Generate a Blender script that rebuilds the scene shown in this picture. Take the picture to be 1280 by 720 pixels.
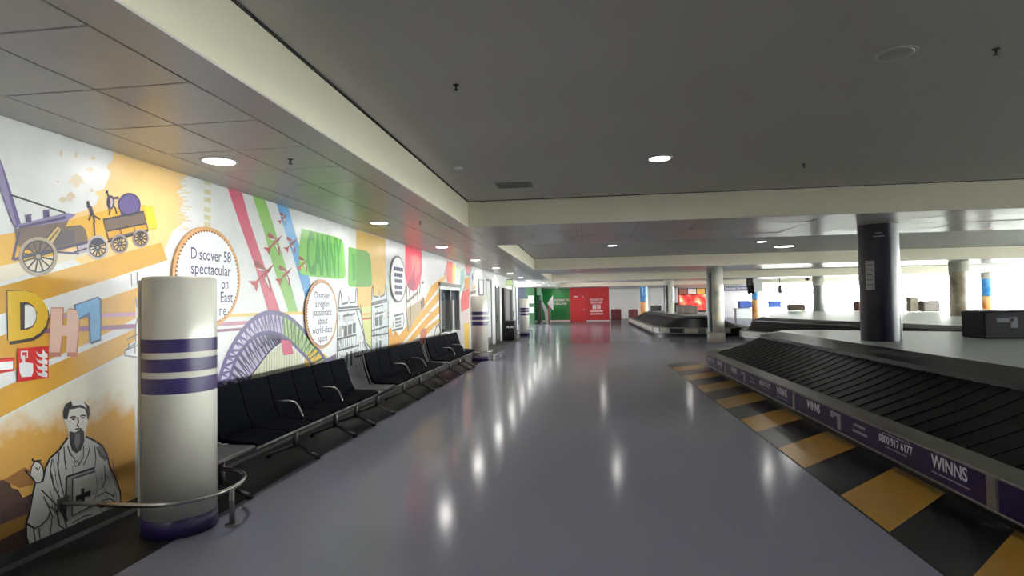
import bpy, bmesh, math, random
from mathutils import Vector, Matrix
random.seed(7)
S = bpy.context.scene
for o in list(bpy.data.objects):
    bpy.data.objects.remove(o)

# ------------------------------------------------------------------ camera
CAM_H = 1.65
F = 700.0
ROLL = .0172
PITCH = math.radians(1.6008)
YAW = math.radians(7.3781)
lvl = Vector((-math.sin(YAW), math.cos(YAW), 0))
right0 = Vector((math.cos(YAW), math.sin(YAW), 0))
fwd = lvl * math.cos(PITCH) + Vector((0, 0, math.sin(PITCH)))
up0 = lvl * -math.sin(PITCH) + Vector((0, 0, math.cos(PITCH)))
cx = right0 * math.cos(ROLL) - up0 * math.sin(ROLL)
cy = right0 * math.sin(ROLL) + up0 * math.cos(ROLL)
cam_d = bpy.data.cameras.new('camera')
cam_d.sensor_fit = 'HORIZONTAL'
cam_d.sensor_width = 36
cam_d.lens = 36 * F / 1280
cam_d.clip_end = 400
cam = bpy.data.objects.new('camera', cam_d)
S.collection.objects.link(cam)
mw = Matrix.Identity(4)
for i in range(3):
    mw[i][0], mw[i][1], mw[i][2] = cx[i], cy[i], -fwd[i]
mw[2][3] = CAM_H
cam.matrix_world = mw
S.camera = cam

# ------------------------------------------------------------------ world, exposure
W_ = bpy.data.worlds.new('overcast_sky')
S.world = W_
W_.use_nodes = True
bg = W_.node_tree.nodes['Background']
bg.inputs[0].default_value = (1.0, .985, .95, 1)
bg.inputs[1].default_value = 48.0
S.view_settings.view_transform = 'Standard'
S.view_settings.look = 'None'
S.view_settings.gamma = 1
S.view_settings.exposure = 0.0
S.view_settings.use_curve_mapping = False
LAMP_W = 10.5

def ray(x, y):
    """direction through pixel (x, y) of the 1280x720 frame (used to measure positions on known planes)"""
    return cx * (x - 640) - cy * (y - 360) + fwd * F
def on_z(x, y, z=0.0):
    d = ray(x, y); t = (z - CAM_H) / d.z
    return Vector((d.x * t, d.y * t, z))
def on_y(x, y, Y):
    d = ray(x, y); t = Y / d.y
    return Vector((d.x * t, Y, d.z * t + CAM_H))
def on_x(x, y, X):
    d = ray(x, y); t = X / d.x
    return Vector((X, d.y * t, d.z * t + CAM_H))

# ------------------------------------------------------------------ materials
def lin(c):
    return tuple(((v / 255) / 12.92 if v / 255 <= .04045 else ((v / 255 + .055) / 1.055) ** 2.4) for v in c)
MATS = {}
def mat(name, rgb, rough=.5, metal=0.0, noise=0.0, nscale=8.0, emit=None, spec=.5, bump=0.0, bscale=60.0, coat=0.0, rvar=0.0):
    if name in MATS:
        return MATS[name]
    m = bpy.data.materials.new(name)
    m.use_nodes = True
    nt = m.node_tree
    b = nt.nodes['Principled BSDF']
    col = lin(rgb) + (1,)
    b.inputs['Base Color'].default_value = col
    b.inputs['Roughness'].default_value = rough
    b.inputs['Metallic'].default_value = metal
    b.inputs['Specular IOR Level'].default_value = spec
    b.inputs['Coat Weight'].default_value = coat
    tc = nt.nodes.new('ShaderNodeTexCoord')
    if noise:
        n = nt.nodes.new('ShaderNodeTexNoise')
        n.inputs['Scale'].default_value = nscale
        n.inputs['Detail'].default_value = 4
        nt.links.new(tc.outputs['Object'], n.inputs['Vector'])
        r = nt.nodes.new('ShaderNodeValToRGB')
        r.color_ramp.elements[0].position = .3
        r.color_ramp.elements[1].position = .7
        r.color_ramp.elements[0].color = tuple(v * (1 - noise) for v in col[:3]) + (1,)
        r.color_ramp.elements[1].color = tuple(min(1, v * (1 + noise * .6)) for v in col[:3]) + (1,)
        nt.links.new(n.outputs['Fac'], r.inputs['Fac'])
        nt.links.new(r.outputs['Color'], b.inputs['Base Color'])
        if rvar:
            mr = nt.nodes.new('ShaderNodeMapRange')
            mr.inputs['To Min'].default_value = rough - rvar
            mr.inputs['To Max'].default_value = rough + rvar
            nt.links.new(n.outputs['Fac'], mr.inputs['Value'])
            nt.links.new(mr.outputs['Result'], b.inputs['Roughness'])
    if bump:
        n2 = nt.nodes.new('ShaderNodeTexNoise')
        n2.inputs['Scale'].default_value = bscale
        nt.links.new(tc.outputs['Object'], n2.inputs['Vector'])
        bp = nt.nodes.new('ShaderNodeBump')
        bp.inputs['Strength'].default_value = bump
        bp.inputs['Distance'].default_value = .01
        nt.links.new(n2.outputs['Fac'], bp.inputs['Height'])
        nt.links.new(bp.outputs['Normal'], b.inputs['Normal'])
    if emit:
        b.inputs['Emission Color'].default_value = col
        b.inputs['Emission Strength'].default_value = emit
    MATS[name] = m
    return m
def paint(rgb, rough=.35):
    return mat('print_%d_%d_%d' % tuple(rgb), tuple(v * .935 for v in rgb), rough, noise=.06, nscale=5)
def glass_mat(name='window_glass', tint=(.95, .98, .97)):
    if name in MATS:
        return MATS[name]
    m = bpy.data.materials.new(name); m.use_nodes = True
    nt = m.node_tree; nt.nodes.clear()
    out = nt.nodes.new('ShaderNodeOutputMaterial'); mx = nt.nodes.new('ShaderNodeMixShader')
    t = nt.nodes.new('ShaderNodeBsdfTransparent'); g = nt.nodes.new('ShaderNodeBsdfGlossy')
    t.inputs[0].default_value = tint + (1,); g.inputs['Roughness'].default_value = .02
    mx.inputs[0].default_value = .05
    nt.links.new(t.outputs[0], mx.inputs[1]); nt.links.new(g.outputs[0], mx.inputs[2])
    nt.links.new(mx.outputs[0], out.inputs[0])
    MATS[name] = m
    return m

M_FLOOR = mat('grey_vinyl_floor', (148, 151, 167), .14, noise=.02, nscale=.5, spec=.07)
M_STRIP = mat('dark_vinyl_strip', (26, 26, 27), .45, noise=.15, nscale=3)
M_WALL = mat('white_wall_paint', (226, 228, 228), .5, noise=.02, nscale=2)
M_SKIRT = mat('dark_skirting', (58, 60, 60), .45, noise=.08, nscale=4)
M_PANEL = mat('soffit_panel', (230, 227, 222), .24, metal=.0, noise=.03, nscale=1.2, spec=.42)
M_GAP = mat('panel_joint', (30, 30, 32), .8)
M_CEIL = mat('coffer_ceiling', (212, 209, 204), .45, noise=.05, nscale=.6)
M_BEAM = mat('cream_beam_paint', (240, 234, 214), .6, noise=.02, nscale=2)
M_COL = mat('column_white', (222, 219, 208), .32, noise=.03, nscale=3, coat=.2)
M_PURP = mat('purple_band', (50, 38, 92), .3, noise=.05, nscale=4)
M_STEEL = mat('brushed_steel', (190, 188, 184), .25, metal=1.0, noise=.05, nscale=20)
M_ALU = mat('satin_aluminium', (150, 150, 150), .35, metal=1.0, noise=.06, nscale=15)
M_SEAT = mat('navy_seat_fabric', (8, 11, 20), .85, noise=.25, nscale=120, bump=.2, bscale=300, spec=.06)
M_SHELL = mat('black_seat_shell', (18, 18, 20), .45, noise=.1, nscale=20)
M_TABLE = mat('grey_laminate', (96, 96, 98), .35, noise=.06, nscale=20)
M_RUB = mat('black_rubber', (6, 6, 6), .45, noise=.2, nscale=9, spec=.12)
M_DECK = mat('pale_grey_deck', (200, 207, 203), .4, noise=.05, nscale=1.4, spec=.5)
M_LIP = mat('dull_metal_lip', (128, 126, 120), .45, metal=.6, noise=.08, nscale=6)
M_BLACK = mat('black_plastic', (14, 14, 15), .4, noise=.1, nscale=12)
M_YEL = mat('yellow_floor_tile', (194, 148, 62), .28, noise=.07, nscale=5)
M_BLKT = mat('black_floor_tile', (30, 30, 34), .3, noise=.1, nscale=5)
M_ADV = mat('purple_advert_vinyl', (34, 16, 66), .35, noise=.06, nscale=4, spec=.2)
M_WHT = mat('white_print', (216, 214, 222), .45, noise=.02)
M_GREEN = mat('green_wall_paint', (8, 116, 48), .4, noise=.06, nscale=1)  # green lightened in its colour for the lit far wall
M_RED = mat('red_wall_paint', (172, 28, 34), .4, noise=.06, nscale=1)
M_NAVY = mat('navy_wall_paint', (14, 30, 52), .4, noise=.06, nscale=1)
M_FRAME = mat('grey_door_frame', (110, 112, 112), .45, noise=.05)
M_DOORW = mat('white_door', (222, 226, 226), .35, noise=.02)
M_LAMP = mat('lamp_diffuser', (255, 252, 246), .4, emit=14.0)
M_APRON = mat('concrete_apron', (170, 170, 165), .9, noise=.1, nscale=.3)
M_GLASS = glass_mat()

# ------------------------------------------------------------------ builders
COL = S.collection
class MB:
    """collects faces with material slots and links them as ONE mesh object"""
    def __init__(self):
        self.v, self.f, self.m, self.mats = [], [], [], []
    def slot(self, m):
        if m not in self.mats:
            self.mats.append(m)
        return self.mats.index(m)
    def add(self, vs, fs, m):
        k = len(self.v); s = self.slot(m)
        self.v += [tuple(p) for p in vs]
        for f in fs:
            self.f.append([k + i for i in f]); self.m.append(s)
        return self
    def box(self, x0, x1, y0, y1, z0, z1, m):
        vs = [(x, y, z) for z in (z0, z1) for y in (y0, y1) for x in (x0, x1)]
        return self.add(vs, [(0, 2, 3, 1), (4, 5, 7, 6), (0, 1, 5, 4), (2, 6, 7, 3), (0, 4, 6, 2), (1, 3, 7, 5)], m)
    def bevbox(self, x0, x1, y0, y1, z0, z1, m, b=.01):
        bm = bmesh.new(); bmesh.ops.create_cube(bm, size=1)
        for v in bm.verts:
            v.co = Vector(((x0 + x1) / 2 + v.co.x * (x1 - x0), (y0 + y1) / 2 + v.co.y * (y1 - y0), (z0 + z1) / 2 + v.co.z * (z1 - z0)))
        bmesh.ops.bevel(bm, geom=bm.edges[:], offset=b, segments=2, affect='EDGES', profile=.5)
        bm.verts.index_update()
        self.add([v.co[:] for v in bm.verts], [[v.index for v in f.verts] for f in bm.faces], m)
        bm.free(); return self
    def prism(self, pts, axis, a, b, m):
        """closed 2D outline swept along an axis ('x','y','z') from a to b; the outline is in the other two axes in order"""
        n = len(pts)
        def P(u, v, w):
            return {'x': (w, u, v), 'y': (u, w, v), 'z': (u, v, w)}[axis]
        vs = [P(u, v, a) for u, v in pts] + [P(u, v, b) for u, v in pts]
        fs = [[(i), (i + 1) % n, n + (i + 1) % n, n + i] for i in range(n)] + [list(range(n))[::-1], list(range(n, 2 * n))]
        return self.add(vs, fs, m)
    def lathe(self, cxx, cyy, prof, m, n=32, cap=True):
        vs, fs = [], []
        for r, z in prof:
            for i in range(n):
                a = 2 * math.pi * i / n
                vs.append((cxx + r * math.cos(a), cyy + r * math.sin(a), z))
        for k in range(len(prof) - 1):
            for i in range(n):
                j = (i + 1) % n
                fs.append((k * n + i, k * n + j, (k + 1) * n + j, (k + 1) * n + i))
        if cap:
            fs.append(list(range(n))[::-1]); fs.append(list(range((len(prof) - 1) * n, len(prof) * n)))
        return self.add(vs, fs, m)
    def tube(self, path, r, m, n=10, closed=False):
        path = [Vector(p) for p in path]
        vs, fs = [], []
        ln = len(path)
        prev = None
        for i, p in enumerate(path):
            if closed:
                t = path[(i + 1) % ln] - path[i - 1]
            else:
                t = path[min(i + 1, ln - 1)] - path[max(i - 1, 0)]
            t.normalize()
            ref = prev if prev is not None else (Vector((0, 0, 1)) if abs(t.z) < .9 else Vector((1, 0, 0)))
            a = t.cross(ref); a = a if a.length > 1e-6 else t.orthogonal(); a.normalize()
            b = a.cross(t); b.normalize(); prev = b
            for k in range(n):
                q = 2 * math.pi * k / n
                vs.append(p + a * (r * math.cos(q)) + b * (r * math.sin(q)))
        for i in range(ln if closed else ln - 1):
            for k in range(n):
                j = (i + 1) % ln
                fs.append((i * n + k, i * n + (k + 1) % n, j * n + (k + 1) % n, j * n + k))
        if not closed:
            fs.append(list(range(n))[::-1]); fs.append([(ln - 1) * n + k for k in range(n)])
        return self.add(vs, fs, m)
    def mesh(self, name, origin=(0, 0, 0)):
        me = bpy.data.meshes.new(name)
        ox, oy, oz = origin
        me.from_pydata([(x - ox, y - oy, z - oz) for x, y, z in self.v], [], self.f)
        for m in self.mats:
            me.materials.append(m)
        me.polygons.foreach_set('material_index', self.m)
        me.update()
        return me
    def build(self, name, parent=None, smooth=False, origin=None):
        root = parent
        while root is not None and root.parent is not None:
            root = root.parent
        if origin is None:
            origin = root.location[:] if root is not None else (0, 0, 0)
        me = self.mesh(name, origin)
        bm = bmesh.new(); bm.from_mesh(me)
        bmesh.ops.recalc_face_normals(bm, faces=bm.faces); bm.to_mesh(me); bm.free()
        if smooth:
            me.polygons.foreach_set('use_smooth', [len(p.vertices) == 4 for p in me.polygons])
        o = bpy.data.objects.new(name, me)
        COL.objects.link(o)
        if parent is not None:
            o.parent = parent
        else:
            o.location = origin
        return o
def tag(o, label, cat, group=None, kind=None):
    if label: o['label'] = label
    if cat: o['category'] = cat
    if group: o['group'] = group
    if kind: o['kind'] = kind
    return o
def thing(name, loc, label, cat, group=None):
    o = bpy.data.objects.new(name, None)
    o.empty_display_size = .1
    COL.objects.link(o); o.location = loc
    return tag(o, label, cat, group)
def struct(o):
    o['kind'] = 'structure'; return o
def inst(src, parent, loc, name=None):
    o = src.copy(); COL.objects.link(o)
    if name: o.name = name
    o.parent = parent; o.location = loc
    return o

def text_mb(mb, body, size, m, frame, align='CENTER', squash=1.0, bold=0.0, fit=None):
    """lettering as flat mesh: frame = (origin, u direction, v direction)"""
    cu = bpy.data.curves.new('lettering', 'FONT')
    cu.body = body; cu.size = size; cu.align_x = align; cu.align_y = 'CENTER'; cu.offset = bold * size
    cu.resolution_u = 3
    o = bpy.data.objects.new('lettering', cu); COL.objects.link(o)
    dg = bpy.context.evaluated_depsgraph_get()
    me = bpy.data.meshes.new_from_object(o.evaluated_get(dg))
    org, u, v = frame
    w = max(p.co.x for p in me.vertices) - min(p.co.x for p in me.vertices)
    sx = squash if fit is None else fit / w
    vs = [org + u * (p.co.x * sx) + v * p.co.y for p in me.vertices]
    mb.add(vs, [list(p.vertices) for p in me.polygons], m)
    bpy.data.objects.remove(o); bpy.data.curves.remove(cu); bpy.data.meshes.remove(me)

XW = -3.715       # face of the long mural wall
ZS = 2.92         # low soffit
ZC = 3.35         # coffer ceiling
XB = -1.885       # edge of the low soffit along the wall
XR = 27.0         # glazed wall on the far side of the hall
YB, YF = -8.0, 56.0
PER = 12.25

# ------------------------------------------------------------------ floor
struct(MB().box(XW - 4, XR, YB, YF, -.2, 0, M_FLOOR).build('floor'))
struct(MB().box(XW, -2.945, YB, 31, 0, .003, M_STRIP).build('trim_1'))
sk = struct(MB().prism([(XW, 0.003), (XW + .035, .003), (XW + .012, .03), (XW + .012, .1), (XW, .1)], 'y', YB, 20.9, M_SKIRT).build('baseboard_left'))

# ------------------------------------------------------------------ walls
wl = MB()
T = .2
segs = [(YB, 14.05, 0, ZS), (14.05, 16.35, 0, .82), (14.05, 16.35, 2.15, ZS), (16.35, 20.95, 0, ZS), (20.95, 22.2, 2.62, ZS), (22.2, 25.0, 0, ZS),
        (25.0, 27.9, 2.37, ZS), (27.9, 28.7, 0, ZS), (28.7, 30.3, 2.55, ZS), (30.3, 31, 0, ZS)]
for y0, y1, z0, z1 in segs:
    wl.box(XW - T, XW, y0, y1, z0, z1 if z1 < ZS else 3.5, M_WALL)
wall_left = struct(wl.build('wall_left'))
struct(MB().box(XW - 4, XR, YB - .2, YB, 0, 3.5, M_WALL).build('wall_back'))
struct(MB().box(XW - 6.6, XR + .6, YB - .3, YF + .6, 3.5, 3.6, M_WALL).build('ceiling_roof_slab'))
# hidden side rooms behind the openings
rm = MB()
rm.box(XW - 3.2, XW - 3.0, 13, 29, 0, ZS, mat('office_wall', (120, 128, 134), .6, noise=.05)).box(XW - 3, XW - T, 12.9, 13, 0, ZS, M_FRAME).box(XW - 3, XW - T, 17.3, 17.4, 0, ZS, M_FRAME)
rm.box(XW - 3, XW - T, 24.5, 24.6, 0, ZS, mat('dark_lobby', (40, 40, 42), .6)).box(XW - 3, XW - T, 28.3, 28.4, 0, ZS, mat('dark_lobby', (40, 40, 42), .6))
rm.box(XW - 3, XW - T, 13, 29, ZS, ZS + .1, M_WALL)
struct(rm.build('wall_office'))

# far walls : green channel, red channel, white hall wall
gw = struct(MB().box(-9.5, -3.95, 44, 44.2, 0, 3.5, mat('shaded_green_paint', (4, 66, 28), .4, noise=.06, nscale=1)).box(-9.5, -4.62, 43.98, 44, 0, ZS, M_NAVY).build('wall_green_side'))  # same green, with the side wall's shade put into its colour
struct(MB().box(-9.5, -9.3, 31, 44, 0, 3.5, M_WALL).box(-9.3, XW - T, 30.8, 31, 0, 3.5, M_WALL).build('wall_corner'))
g2 = struct(MB().box(-7.2, -1.28, 49.7, 49.9, 0, 3.5, M_GREEN).box(-7.2, -1.28, 49.66, 49.7, 0, .12, M_WALL).box(-7.2, -7.0, 44.2, 49.7, 0, 3.5, M_GREEN).build('wall_green'))
r1 = MB().box(-1.28, 2.08, 48.95, 49.15, 0, 3.5, M_RED).box(-1.30, -1.24, 48.93, 48.95, 0, ZS, mat('brass_edge', (150, 96, 50), .4, metal=.5))
r1.box(.12, 2.08, 48.92, 48.95, 0, .1, M_WALL)
wall_red = struct(r1.build('wall_red'))
struct(MB().box(2.0, 15.6, YF, YF + .2, 0, 3.5, mat('far_wall_paint', (214, 210, 210), .55, noise=.03)).box(2.0, 2.1, 49.15, YF, 0, 3.5, M_WALL).build('wall_far'))

# window walls (daylight)
def window_band(nm, axis, fixed, a0, a1, z0, z1, step, idx):
    th = .25
    wb = MB()
    def bx(mb, p0, p1, q0, q1, zz0, zz1, m):
        if axis == 'x':
            mb.box(fixed + q0, fixed + q1, p0, p1, zz0, zz1, m)
        else:
            mb.box(p0, p1, fixed + q0, fixed + q1, zz0, zz1, m)
    bx(wb, a0, a1, 0, th, 0, z0, M_WALL); bx(wb, a0, a1, 0, th, z1, 3.5, M_WALL)
    wall = struct(wb.build(nm))
    win = struct(thing('window_%d' % idx, (fixed, a0, z0) if axis == 'x' else (a0, fixed, z0), None, None))
    n = int(round((a1 - a0) / step))
    for i in range(n + 1):
        p = a0 + (a1 - a0) * i / n
        b = MB(); bx(b, p - .03, p + .03, .06, .16, z0, z1, M_DOORW); b.build('mullion', win)
        if i < n:
            q = a0 + (a1 - a0) * (i + 1) / n
            b = MB(); bx(b, p + .03, q - .03, .10, .112, z0, z1, M_GLASS); b.build('pane', win)
    return wall
window_band('wall_right', 'x', XR, YB, 10.5, .35, 2.88, 3.2, 1)
window_band('wall_right_tall', 'x', XR, 10.5, YF, .35, 3.32, 3.2, 4)
window_band('wall_far_glazed', 'y', YF, 15.6, XR, .35, 2.88, 2.85, 2)
struct(MB().box(XR + .25, XR + 120, -120, 180, -.4, -.35, M_APRON).box(-30, XR + .25, YF + .25, 180, -.4, -.35, M_APRON).build('ground'))

# ------------------------------------------------------------------ ceilings
coffers = [(-.25 + PER * k, 9.05 + PER * k) for k in (-1, 0, 1, 2, 3)]
cm = MB()
for y0, y1 in coffers:
    cm.box(XB - .3, XR, max(y0, YB) - .3, y1 + .3, ZC, ZC + .1, M_CEIL)
ceiling = struct(cm.build('ceiling'))
fm = MB()   # cream upstands round each coffer
for y0, y1 in coffers:
    y0 = max(y0, YB)
    fm.box(XB - .12, XB, y0 - .12, y1 + .12, ZS + .012, ZC, M_BEAM)
    fm.box(XB, XR, y1, y1 + .12, ZS + .012, ZC, M_BEAM)
    fm.box(XB, XR, y0 - .12, y0, ZS + .012, ZC, M_BEAM)
struct(fm.build('trim_2'))
sg = MB()   # dark shadow gap under the coffer ceiling
for y0, y1 in coffers:
    y0 = max(y0, YB)
    sg.box(XB, XB + .014, y0, y1, ZC - .016, ZC, M_GAP)
    sg.box(XB, XR, y1 - .006, y1, ZC - .01, ZC, M_GAP)
struct(sg.build('trim_3'))
# low soffit : backing (shows as the joint lines) with separate panels under it
sb = MB()
sb.box(XW, XB - .12, YB, 50, ZS + .012, ZS + .06, M_GAP)
sb.box(-9.5, XW, 31, 50, ZS, ZS + .06, M_PANEL)
bands = [(coffers[i][1], coffers[i + 1][0]) for i in range(4)] + [(coffers[4][1], YF)]
for y0, y1 in bands:
    sb.box(XB - .12, XR, y0 + .12, y1 - .12, ZS + .012, ZS + .06, M_GAP)
soffit = struct(sb.build('ceiling_soffit'))
def panel(x0, x1, y0, y1, g=.005, parent=soffit):
    MB().box(x0 + g, x1 - g, y0 + g, y1 - g, ZS, ZS + .011, M_PANEL).build('ceiling_panel', parent)
pitch = .65
xs = [-3.355, -2.765, -2.165]
yj0 = 2.85 - pitch * 8
me_cache = {}
def panel_i(x0, x1, y0, y1, g=.0075):
    key = (round(x1 - x0, 3), round(y1 - y0, 3), g)
    if key not in me_cache:
        a, b = x1 - x0, y1 - y0
        o = MB().box(g, a - g, g, b - g, 0, .011, M_PANEL).build('ceiling_panel', soffit, origin=(0, 0, 0))
        me_cache[key] = o; o.location = (x0, y0, ZS)
    else:
        o = inst(me_cache[key], soffit, (x0, y0, ZS))
    if g == .004:
        o.rotation_euler = (random.uniform(-.004, .004), random.uniform(-.004, .004), 0); o.location.z += .002
k = 0
for i in range(40):
    y0 = yj0 + pitch * i
    for a, b in ((xs[0], xs[1]), (xs[1], xs[2])):
        panel_i(a, b, y0, y0 + pitch)
yl = yj0 + pitch * 40
panel(xs[0], xs[2], yl, 50); panel(xs[0], xs[2], YB, yj0)
panel(XW, xs[0], YB, 50)            # plain border board along the wall
panel(xs[2] + .004, XB + .004, YB, 50, g=.004)      # plain board along the coffer edge
for bi, (y0, y1) in enumerate(bands):
    if bi == 1:
        n = 16; w = (13.0 - XB) / n; rows = 4
        h = (y1 - y0) / rows
        for r in range(rows):
            for c in range(n):
                panel_i(XB + w * c, XB + w * (c + 1), y0 + h * r, y0 + h * (r + 1), g=.004)
        panel(XB + w * n, XR, y0, y1)
    else:
        panel(XB, XR, y0 - .004, y1 + .004, g=.004)

# ------------------------------------------------------------------ ceiling fittings
def downlight(x, y, z, label, group, r=.1, power=None, size=None):
    t = thing('ceiling_downlight', (x, y, z), label, 'downlight', group)
    MB().lathe(x, y, [(r + .028, z - .004), (r + .028, z + .002), (r, z + .002), (r - .004, z - .008), (r + .012, z - .010), (r + .028, z - .004)], M_DOORW, 28, cap=False).build('trim_ring', t, smooth=True)
    MB().lathe(x, y, [(r - .004, z - .006), (r - .004, z - .003)], M_LAMP, 28).build('diffuser', t)
    ld = bpy.data.lights.new('downlight_beam', 'AREA')
    ld.shape = 'DISK'; ld.size = 2 * r - .02; ld.energy = power or LAMP_W; ld.color = (1.0, .97, .92)
    lo = bpy.data.objects.new('downlight_beam', ld); COL.objects.link(lo)
    lo.parent = t; lo.location = (0, 0, -.012)
    return t
WALL_LAMPS = ['above the plain end of the wall behind the steam engine', 'over the chimney end of the painted steam engine', 'above the large beaded plaque and first striped pillar', 'above the painted green word box and towers',
              'over the golden rays before the office window', 'above the office window', 'above the framed white notice', 'above the dark door', 'over the litter bin and dark doors', 'above the end of the white wall',
              'before the navy and green side wall', 'in the soffit over the notices on the green side wall']
for i in range(-2, 10):
    y = 4.42 + 3.78 * i
    downlight(-3.09, y, ZS, 'round soffit downlight ' + WALL_LAMPS[i + 2], 'downlights along the mural wall', r=.13, power=LAMP_W * (1 if i < 2 else 1.5))
for y, w in ((35.7, 'before the green channel'), (40.8, 'close to the channel portal')):
    downlight(-2.58, y, ZS, 'round downlight in the soffit ' + w, 'downlights by the green wall', power=LAMP_W * .8)
downlight(-2.4, 48.6, ZS, 'round downlight washing the green arrow wall with light', 'downlights by the green wall', power=LAMP_W * 2.5)
for x, y, p, w in ((.92, 6.8, .9, 'in the dark coffer near the slatted air vent'), (.92, 3.0, .9, 'in the dark coffer near the round ceiling speaker'), (.92, -.9, .9, 'at the rear edge of the dark coffer'),
                (.86, 17.1, .9, 'alone in the left part of the second coffer'), (5.2, 17.27, .9, 'beside the wide round lamp in the second coffer'), (.86, 29.4, .9, 'in the left part of the third coffer'), (5.2, 29.4, .9, 'over the second carousel in the third coffer')):
    downlight(x, y, ZC, 'round downlight ' + w, 'coffer downlights', r=.125, power=LAMP_W * p)
downlight(6.43, 19.06, ZC, 'wide round lamp in the second ceiling coffer', None, r=.28, power=LAMP_W * .8)
downlight(5.0, 51.5, ZS, 'small downlight above the blue and orange column by the far wall', 'far downlights', power=LAMP_W * .6)
downlight(8.6, 51.5, ZS, 'small downlight beside the advertising screen', 'far downlights', power=LAMP_W * .6)
downlight(XW - 1.4, 15.2, ZS, 'added lamp brightening the office behind the wall window', None, r=.2, power=LAMP_W * 9)  # extra lamp, added only to lighten the office interior

def sprinkler(x, y, z, label, group):
    t = thing('sprinkler_head', (x, y, z), label, 'sprinkler', group)
    MB().lathe(x, y, [(.024, z - .004), (.024, z), ], M_BLACK, 16).build('rose', t)
    MB().lathe(x, y, [(.017, z - .042), (.018, z - .038), (.006, z - .034), (.008, z - .004)], M_BLACK, 12).build('nozzle', t)
for x, y, w in ((-.953, 4.2, 'in the coffer near the cream beam'), (2.849, 4.22, 'beside the round ceiling speaker'), (2.78, 7.45, 'in the coffer close to the cross beam')):
    sprinkler(x, y, ZC, 'small dark sprinkler head ' + w, 'coffer sprinklers')
for x, y, w in ((-2.476, 4.485, 'in the soffit panels near the large plaque'), (-2.457, 8.23, 'in the soffit panels near the red balloon')):
    sprinkler(x, y, ZS, 'small dark sprinkler head ' + w, 'soffit sprinklers')
def dome(x, y, z, r, nm, label, cat, m, group=None, h=1.0):
    t = thing(nm, (x, y, z), label, cat, group)
    MB().lathe(x, y, [(r, z - .006), (r, z)], M_DOORW, 24).build('base_plate', t)
    MB().lathe(x, y, [(r * .12, z - .006 - r * .30 * h), (r * .5, z - .006 - r * .25 * h), (r * .78, z - .006 - r * .12 * h), (r * .84, z - .006)], m, 24).build('dome', t, smooth=True)
dome(2.19, 4.18, ZC, .13, 'ceiling_speaker', 'round shallow ceiling speaker cover in the dark coffer', 'speaker', mat('speaker_cover', (190, 188, 184), .4), h=.3)
dome(-1.53, 6.79, ZC, .06, 'smoke_detector', 'round grey smoke detector near the cream beam', 'detector', M_DOORW)
dome(.95, 7.38, ZC, .035, 'smoke_detector', 'tiny sensor beside the lit coffer downlight', 'detector', M_DOORW)
dome(1.9, 10.21, ZS, .06, 'smoke_detector', 'round smoke detector on the glossy soffit', 'detector', M_DOORW)
dome(-.9, 10.3, ZS, .05, 'smoke_detector', 'small detector at the corner of the glossy soffit', 'detector', M_DOORW)
v = thing('air_vent', (-.965, 7.914, ZC), 'dark slatted air vent in the coffer ceiling', 'vent')
MB().box(-1.2, -.73, 7.78, 8.05, ZC - .004, ZC, M_BLACK).build('backing', v)
MB().box(-1.22, -.71, 7.75, 7.78, ZC - .012, ZC, M_FRAME).box(-1.22, -.71, 8.05, 8.08, ZC - .012, ZC, M_FRAME).box(-1.22, -1.19, 7.78, 8.05, ZC - .012, ZC, M_FRAME).box(-.74, -.71, 7.78, 8.05, ZC - .012, ZC, M_FRAME).build('frame', v)
for i in range(11):
    x = -1.17 + .042 * i
    MB().prism([(x, ZC - .012), (x + .012, ZC - .012), (x + .022, ZC - .004), (x + .010, ZC - .004)], 'y', 7.78, 8.05, M_FRAME).build('slat', v)

# ------------------------------------------------------------------ striped pillars by the mural wall
def pillar(y, label):
    x = -3.075; r = .25
    t = thing('striped_pillar', (x, y, 0), label, 'pillar', 'striped pillars along the mural wall')
    MB().lathe(x, y, [(r, .128), (r, 1.875), (r - .008, 1.89), (r - .03, 1.895)], M_COL, 48).build('shaft', t, smooth=True)
    MB().lathe(x, y, [(r + .006, .003), (r + .006, .128), (r, .13)], M_PURP, 48).build('base_band', t, smooth=True)
    for z0, z1 in ((1.336, 1.433), (1.195, 1.291), (1.036, 1.149)):
        MB().lathe(x, y, [(r + .002, z0), (r + .002, z1)], M_PURP, 48, cap=False).build('purple_stripe', t, smooth=True)
    a = math.radians(-118)
    MB().box(x - .205, x - .185, y - .175, y - .155, .14, 1.87, M_COL).build('seam_strip', t)
    return t
pillar(3.93, 'cream pillar with purple stripes beside the painted robed figure')
pillar(16.18, 'cream pillar with purple stripes beside the office window')
pillar(28.5, 'cream pillar with purple stripes by the white doors')
def guard_rail(yc, label):
    x = -3.08
    t = thing('guard_rail', (x, yc, 0), label, 'guard rail', 'curved rails round the pillars')
    z = .29; R = .43
    pts = [(-3.70, yc - R, z), (-3.4, yc - R, z)]
    for i in range(17):
        a = math.radians(-90 + 180 * i / 16)
        pts.append((x + .0 + (R - .03) * math.cos(a), yc + R * math.sin(a), z))
    pts += [(-3.4, yc + R, z), (-3.70, yc + R, z)]
    MB().tube(pts, .017, M_STEEL, 12).build('rail', t, smooth=True)
    MB().tube([(-2.70, yc, .004), (-2.70, yc, z)], .02, M_ALU, 12).lathe(-2.70, yc, [(.05, .003), (.05, .010), (.03, .016)], M_ALU, 20).build('post', t, smooth=True)
    for py in (-1, 1):
        MB().prism([(yc + py * R - .04, z - .04), (yc + py * R + .04, z - .04), (yc + py * R + .04, z + .04), (yc + py * R - .04, z + .04)], 'x', XW + .003, XW + .02, M_ALU).build('wall_flange', t)
guard_rail(4.0, 'steel guard rail curving round the pillar beside the robed figure')
guard_rail(16.1, 'steel guard rail curving round the pillar by the office window')
guard_rail(28.45, 'steel guard rail curving round the pillar by the white doors')

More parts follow.
